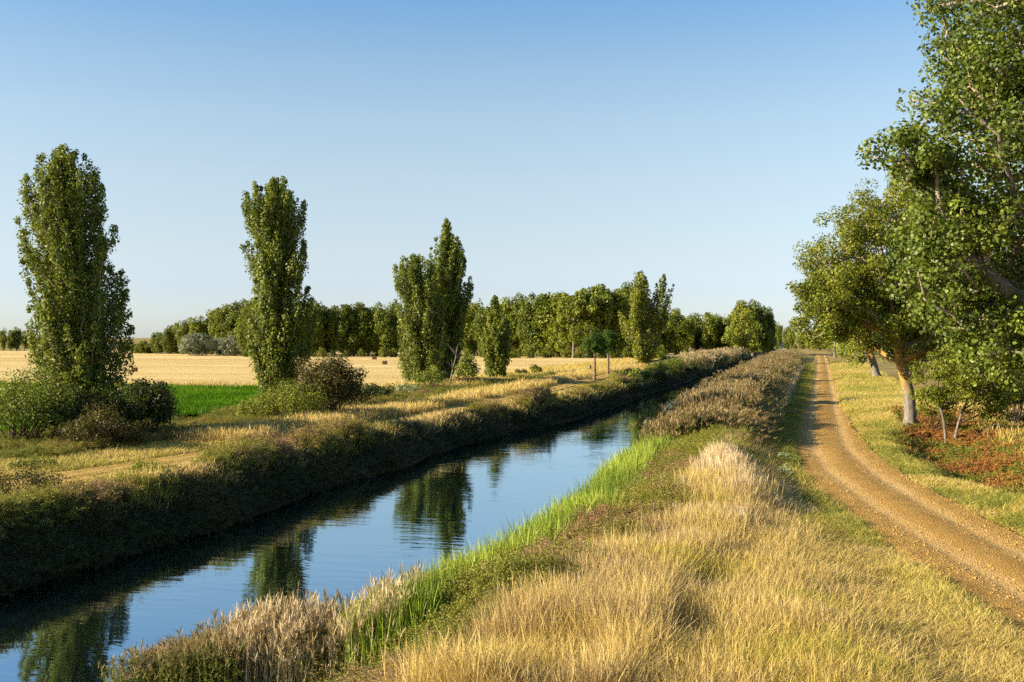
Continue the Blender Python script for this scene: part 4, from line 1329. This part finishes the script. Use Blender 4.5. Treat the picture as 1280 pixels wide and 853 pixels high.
Pb = pts(1800, lambda Y: cr(Y), -3.6, 110, 280, None, 1.2)
Pa = Pa[Pa[:, 1] > 49 + 9 * sstep(-3, -9, Pa[:, 0]) * 0 + 3.0 * vn(Pa[:, 0], Pa[:, 0] * 0, 1.5, 58)]
P = np.concatenate([Pa, Pb])
idx = np.where(SRNG.uniform(0, 1, len(P)) < 0.2, 4 + SRNG.integers(0, 2, len(P)), SRNG.integers(0, 4, len(P)))
sc = scales(P, 1.0, 0.2, 0.006)
sc[:, 2] *= (0.6 + 0.75 * fbm(P[:, 0], P[:, 1], 2.6, 88)) * np.interp(P[:, 0], [-10, -6.5, -4.6, -3.6, -2.7], [0.55, 0.82, 0.72, 0.42, 0.28])
scatter('reed_bed', 'tall brown reed stand between the canal and the track', 'reeds', P, reeds + dry_reeds, sc, np.clip(-0.28 + 0.95 * fbm(P[:, 0], P[:, 1], 4, 78) + SRNG.normal(0, 0.2, len(P)), 0, 1), 0.07, idx)
P = pts(420, lambda Y: cl(Y) - 2.5, lambda Y: cl(Y) - 0.4, 170, 290, lambda X, Y: sstep(108, 150, Y), 1.0)
scatter('reed_bed', 'pale reeds on the far bend of the left bank', 'reeds', P, reeds + dry_reeds, scales(P, 0.95, 0.25, 0.006), np.clip(SRNG.normal(0.6, 0.2, len(P)), 0, 1), 0.07)

# left bank: undergrowth on the steep slope, grass on the lip and the towpath
under = [herb_clump('undergrowth_clump', M['herb'], 721 + i, 0.9, 0.8, 18, 60, 0.042) for i in range(4)]
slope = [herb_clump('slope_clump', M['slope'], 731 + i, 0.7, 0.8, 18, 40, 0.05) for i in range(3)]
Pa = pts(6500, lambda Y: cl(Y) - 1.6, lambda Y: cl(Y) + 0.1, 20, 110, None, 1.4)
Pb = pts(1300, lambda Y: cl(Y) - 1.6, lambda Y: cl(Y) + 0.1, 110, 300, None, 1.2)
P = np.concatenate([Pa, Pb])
scatter('slope_undergrowth', 'plants on the steep slope of the left bank, coloured darker to deepen its shade', 'undergrowth', P, slope, scales(P, 0.8, 0.4, 0.004, np.interp(P[:, 0] - cl(P[:, 1]), [-1.6, -1.0, 0], [0.8, 0.6, 0.45]) * (0.4 + 1.3 * fbm(P[:, 0], P[:, 1], 1.5, 90))), itv(P, 0.0, 1.0, 3.2, 56), 0.25)
Pa = pts(2300, lambda Y: cl(Y) - 2.2, lambda Y: cl(Y) - 1.3, 20, 110, lambda X, Y: 0.15 + sstep(0.35, 0.6, fbm(X, Y, 3.0, 60)), 1.4)
Pb = pts(900, lambda Y: cl(Y) - 2.6, lambda Y: cl(Y) - 1.4, 110, 300, None, 1.2)
P = np.concatenate([Pa, Pb])
lipn = fbm(P[:, 0], P[:, 1], 3.0, 60)
scatter('bank_undergrowth', 'brown and olive bushy growth along the lip of the left bank', 'undergrowth', P, under, scales(P, 0.9, 0.45, 0.004, (0.22 + 0.75 * sstep(0.4, 0.7, lipn)) * np.interp(P[:, 1], [30, 60], [0.8, 1.1])), itv(P, 0.3, 1.0, 1.6, 59), 0.2)
lgold = [seeded_tuft('lip_tuft', M['gold'], 741 + i, 30, 0.5, 0.14, 0.35, 0.012, 8) for i in range(3)]
lshort = [tuft('path_tuft', M['verge'], 751 + i, n=26, h=0.2, spread=0.14, lean=0.6, w=0.014) for i in range(3)]


def offp(X, Y):
    return np.abs(X - xpath(Y))


Pa = pts(16000, -31, lambda Y: cl(Y) - 1.5, 22, 190, lambda X, Y: np.where(np.abs(offp(X, Y) - 0.65) < 0.5, 0.03, np.where(offp(X, Y) < 1.3, 0.3, 0.9)), 1.5)
scatter('towpath_grass', 'short yellowish grass over the towpath on the left bank', 'grass', Pa, lshort, scales(Pa, 1.1, 0.3, 0.008, np.where(Pa[:, 0] > xpath(Pa[:, 1]) - 1.4, 0.4, 1.0)), itv(Pa, 0.55, 1.05, 4.0, 62))
Pa = pts(9500, lambda Y: cl(Y) - 2.8, lambda Y: cl(Y) - 1.1, 20, 140, lambda X, Y: fbm(X, Y, 2.5, 63) + 0.25, 1.4)
Pb = pts(5200, lambda Y: xpath(Y) - 4.6, lambda Y: xpath(Y) - 1.5, 46, 190, lambda X, Y: 0.25 + 0.75 * (fbm(X, Y, 3.5, 64) > 0.42), 1.4)
Pc = pts(1600, -40, -33, 100, 240, None, 1.2)
Pd = pts(1700, -110, -38, 94, 98, None, 0.0)
P = np.concatenate([Pa, Pb, Pc, Pd])
it = np.concatenate([np.clip(0.45 * fbm(Pa[:, 0], Pa[:, 1], 1.6, 65) + 0.75 * (fbm(Pa[:, 0], Pa[:, 1], 3, 66) > 0.52), 0, 1), itv(Pb, 0.3, 0.6, 3, 66), itv(Pc, 0.3, 0.9, 3, 67), itv(Pd, 0.2, 0.9, 3, 68)])
scatter('tall_dry_grass', 'pale feathery dry grass along the towpath and field margins', 'grass', P, lgold, scales(P, 1.25, 0.3, 0.006, np.concatenate([0.25 + 1.0 * fbm(Pa[:, 0], Pa[:, 1], 1.8, 89), np.ones(len(Pb) + len(Pc) + len(Pd))])), it)
# weeds under the poplars
P = pts(3600, -37.2, lambda Y: xpath(Y) - 5.0, 38, 150, lambda X, Y: sstep(0.3, 0.6, fbm(X, Y, 4, 69)), 1.3)
scatter('hedge_weeds', 'brown weeds and low growth beneath the far bank poplars', 'weeds', P, under, scales(P, 0.8, 0.4, 0.004, 0.55), itv(P, 0.0, 0.8, 3.2, 70), 0.2)

# green crop
crop = [tuft('crop_tuft', M['crop'], 761 + i, n=22, h=0.3, spread=0.22, lean=0.7, w=0.035) for i in range(3)]
P = pts(16500, -92, -37.3, 47, 94.5, None, 0.0)
P[:, 2] = 0.2
scatter('crop_plants', 'dense bright green crop leaves filling the field', 'crop', P, crop, scales(P, 1.0, 0.3, 0.006), itv(P, 0.1, 0.9, 5.0, 72))

# ditch cover right of the verge
ditch = [herb_clump('ditch_clump', M['rust'], 781 + i, 0.34, 0.6, 18, 40, 0.05, 16) for i in range(4)]
P = pts(7500, lambda Y: xroad(Y) + np.interp(Y, [30, 36, 40, 44, 51, 60, 66], [4.3, 4.0, 3.7, 3.1, 2.9, 3.3, 4.4]), lambda Y: xroad(Y) + 15, 30, 80, lambda X, Y: 0.5 + 0.5 * (fbm(X, Y, 2, 73) > 0.4), 1.2)
scatter('ditch_weeds', 'rusty brown and green low growth on the ditch slope right of the track', 'weeds', P, ditch, scales(P, 0.85, 0.4, 0.004), itv(P, 0.0, 0.8, 2.0, 74), 0.2)
P = pts(1500, lambda Y: xroad(Y) + 8, lambda Y: xroad(Y) + 20, 44, 95, None, 1.2)
scatter('ditch_grass', 'pale dry grass on the rise beyond the ditch', 'grass', P, lgold, scales(P, 1.2, 0.3, 0.006), itv(P, 0.3, 0.9, 3, 75))

# loose stones on the track
stones = [stone_mesh('stone', 801 + i, M['stone']) for i in range(4)]
P = pts(12000, lambda Y: roadL(Y) - 0.15, lambda Y: roadR(Y) + 0.15, 17, 70, lambda X, Y: 0.35 + 0.65 * (np.abs(np.abs(X - xroad(Y)) - 0.78) > 0.25), 1.9)
P[:, 2] = hg(P[:, 0], P[:, 1]) * 0.35 + 0.045
ss = np.clip(np.exp(SRNG.normal(-3.6, 0.42, len(P))), 0.012, 0.075)
scatter('gravel', 'loose ochre stones strewn over the dirt track', 'gravel', P, stones, np.stack([ss, ss * SRNG.uniform(0.7, 1.3, len(P)), ss], 1), SRNG.uniform(0, 1, len(P)), 0.3)

# ------------------------------------------------------------------ single small things
for i, (x, y, w, h, lab) in enumerate([
    (981, 578, 0.9, 0.5, 'upper pale grey green herb clump on the left edge of the track'),
    (976, 598, 1.2, 0.55, 'biggest pale grey green herb clump on the left edge of the track'),
    (990, 606, 0.6, 0.32, 'lowest small pale herb clump on the left edge of the track'),
    (994, 519, 0.9, 0.5, 'pale herb clump by the shadow stripe on the left edge of the track'),
    (1064, 506, 1.3, 0.5, 'green herb clump on the right edge of the track by the shadow stripe')]):
    shrub('herb_clump', lab, on_ground(at(x, y)), w, h, 820 + i, M['herb_pale'], 22, 40, 0.05, cat='plant', stem=M['twig'], group='pale herb clumps along the track')


def bale(lab, p, s):
    """square straw bale: rounded block with bulging faces and three twines"""
    t = thing('straw_bale', lab, 'bale', (float(p[0]), float(p[1]), 0.27), 'straw bales on the stubble', 0.3)
    rng = np.random.default_rng(int(p[1]))
    n = 7
    V, Q, base = [], [], 0
    L = np.array([1.25 * s, 0.9 * s, 0.9 * s])
    u = np.linspace(-1, 1, n); A, B_ = np.meshgrid(u, u)
    for ax in range(3):
        for sg in (-1, 1):
            p3 = np.zeros((n * n, 3)); p3[:, ax] = sg; p3[:, (ax + 1) % 3] = A.ravel() * sg; p3[:, (ax + 2) % 3] = B_.ravel()
            r = np.sign(p3) * (1 - np.maximum(0, (np.abs(p3) - 0.0)) * 0)  # keep
            rnd = unit(p3) * 1.45
            q = np.clip(p3 * 0.94 + rnd * 0.06, -1, 1)
            V.append(q * L / 2 + rng.normal(0, 0.012, q.shape))
            i = base + np.arange(n * n).reshape(n, n)
            Q.append(np.stack([i[:-1, :-1], i[:-1, 1:], i[1:, 1:], i[1:, :-1]], -1).reshape(-1, 4)); base += n * n
    V = np.concatenate(V); V[:, 2] += L[2] / 2
    obj('bale_body', mesh('bale_body', V, np.concatenate(Q), M['bale'], False), t)
    for f in (-0.3, 0, 0.3):
        x = f * L[0]; e = 0.02
        y_, z_ = L[1] / 2 + e, L[2] + e
        loop = np.array([[x, -y_, -0.0], [x, -y_, z_], [x, y_, z_], [x, y_, 0.0]])
        V2, Q2 = tubes([(loop, np.full(4, 0.018))], 4)
        obj('twine', mesh('twine', V2, Q2, M['twine']), t)


bale('straw bale alone on the stubble right of the tallest poplar', at(168, 467), 0.6)
bale('nearer straw bale on the stubble right of the reddish bush', at(481, 457.5), 0.66)
bale('farther straw bale on the stubble right of the reddish bush', at(468, 451), 0.75)

# white broken stake in the ditch, dead leaning trunk by the pointed poplar, post by the pines
p = on_ground(at(1159, 576, -0.5))
t = thing('broken_stake', 'short pale broken stake leaning in the ditch', 'stake', p)
V, Q = tubes([(np.array([[0, 0, -0.1], [0.08, 0, 0.2], [0.2, 0, 0.48]]), np.array([0.05, 0.048, 0.035]))], 7)
obj('stake_shaft', mesh('stake_shaft', V, Q, M['dead_wood'], True), t)
V, Q = tubes([(np.array([[0.14, 0, 0.36], [0.16, 0.06, 0.46]]), np.array([0.02, 0.008]))], 5)
obj('splinter', mesh('splinter', V, Q, M['dead_wood'], True), t)
p = on_ground(at(561, 484))
t = thing('dead_tree', 'bare pale dead trunk leaning beside the pointed poplar', 'tree', p)
V, Q = tubes([(np.array([[0, 0, -0.1], [0.35, 0.1, 1.6], [0.7, 0.2, 3.2], [0.9, 0.2, 4.3]]), np.array([0.10, 0.08, 0.05, 0.025]))], 8)
obj('trunk', mesh('trunk', V, Q, M['bark'], True), t)
rng = np.random.default_rng(5)
tw = []
for k in range(9):
    z = rng.uniform(1.2, 3.8); b = np.array([0.2 * z, 0.04 * z, z]); dv = np.array([rng.normal(0, 0.35), rng.normal(0, 0.35), rng.uniform(0.4, 0.9)])
    tw.append((np.array([b, b + dv * 0.7 + rng.normal(0, 0.08, 3), b + dv * 1.5]), np.array([0.03, 0.02, 0.008])))
V, Q = tubes(tw, 4)
obj('branches', mesh('branches', V, Q, M['bark'], True), t, kind='stuff')
p = on_ground(at(738, 468))
t = thing('marker_post', 'short dark marker post just left of the pines', 'post', p)
V, Q = tubes([(np.array([[0, 0, -0.1], [0, 0, 1.1], [0, 0, 1.25], [0, 0, 1.3]]), np.array([0.13, 0.13, 0.12, 0.03]))], 8)
obj('post_shaft', mesh('post_shaft', V, Q, M['dark_bark'], True), t)

# tiny white farm building far along the track
def shed(lab, p, w, d_, h):
    t = thing('farm_shed', lab, 'shed', (float(p[0]), float(p[1]), -0.02), 'white sheds at the end of the track', 0.2)
    V = np.array([[-w, -d_, 0], [w, -d_, 0], [w, d_, 0], [-w, d_, 0], [-w, -d_, h], [w, -d_, h], [w, d_, h], [-w, d_, h]]) * np.array([.5, .5, 1])
    obj('wall', mesh('wall', V, [[0, 1, 5, 4], [1, 2, 6, 5], [2, 3, 7, 6], [3, 0, 4, 7]], M['whitewash']), t)
    e = 0.3
    R_ = np.array([[-w / 2 - e, -d_ / 2 - e, h - 0.1], [w / 2 + e, -d_ / 2 - e, h - 0.1], [w / 2 + e, 0, h + 1.0], [-w / 2 - e, 0, h + 1.0], [w / 2 + e, d_ / 2 + e, h - 0.1], [-w / 2 - e, d_ / 2 + e, h - 0.1]])
    obj('roof', mesh('roof', R_, [[0, 1, 2, 3], [3, 2, 4, 5]], M['roof_tile']), t)
    g = np.array([[-w / 2, -d_ / 2, h], [-w / 2, d_ / 2, h], [-w / 2, 0, h + 0.9], [w / 2, -d_ / 2, h], [w / 2, d_ / 2, h], [w / 2, 0, h + 0.9]])
    obj('gable', mesh('gable', g, [[0, 1, 2], [3, 4, 5]], M['whitewash']), t)
    D = np.array([[-0.9, -d_ / 2 - 0.03, 0], [0.9, -d_ / 2 - 0.03, 0], [0.9, -d_ / 2 - 0.03, 2.1], [-0.9, -d_ / 2 - 0.03, 2.1]])
    obj('door', mesh('door', D, [[0, 1, 2, 3]], M['dark_door']), t)


shed('white shed among the distant trees left of the track end', at_depth(980, 436, 520) * np.array([1, 1, 0]), 3.6, 3, 1.6)
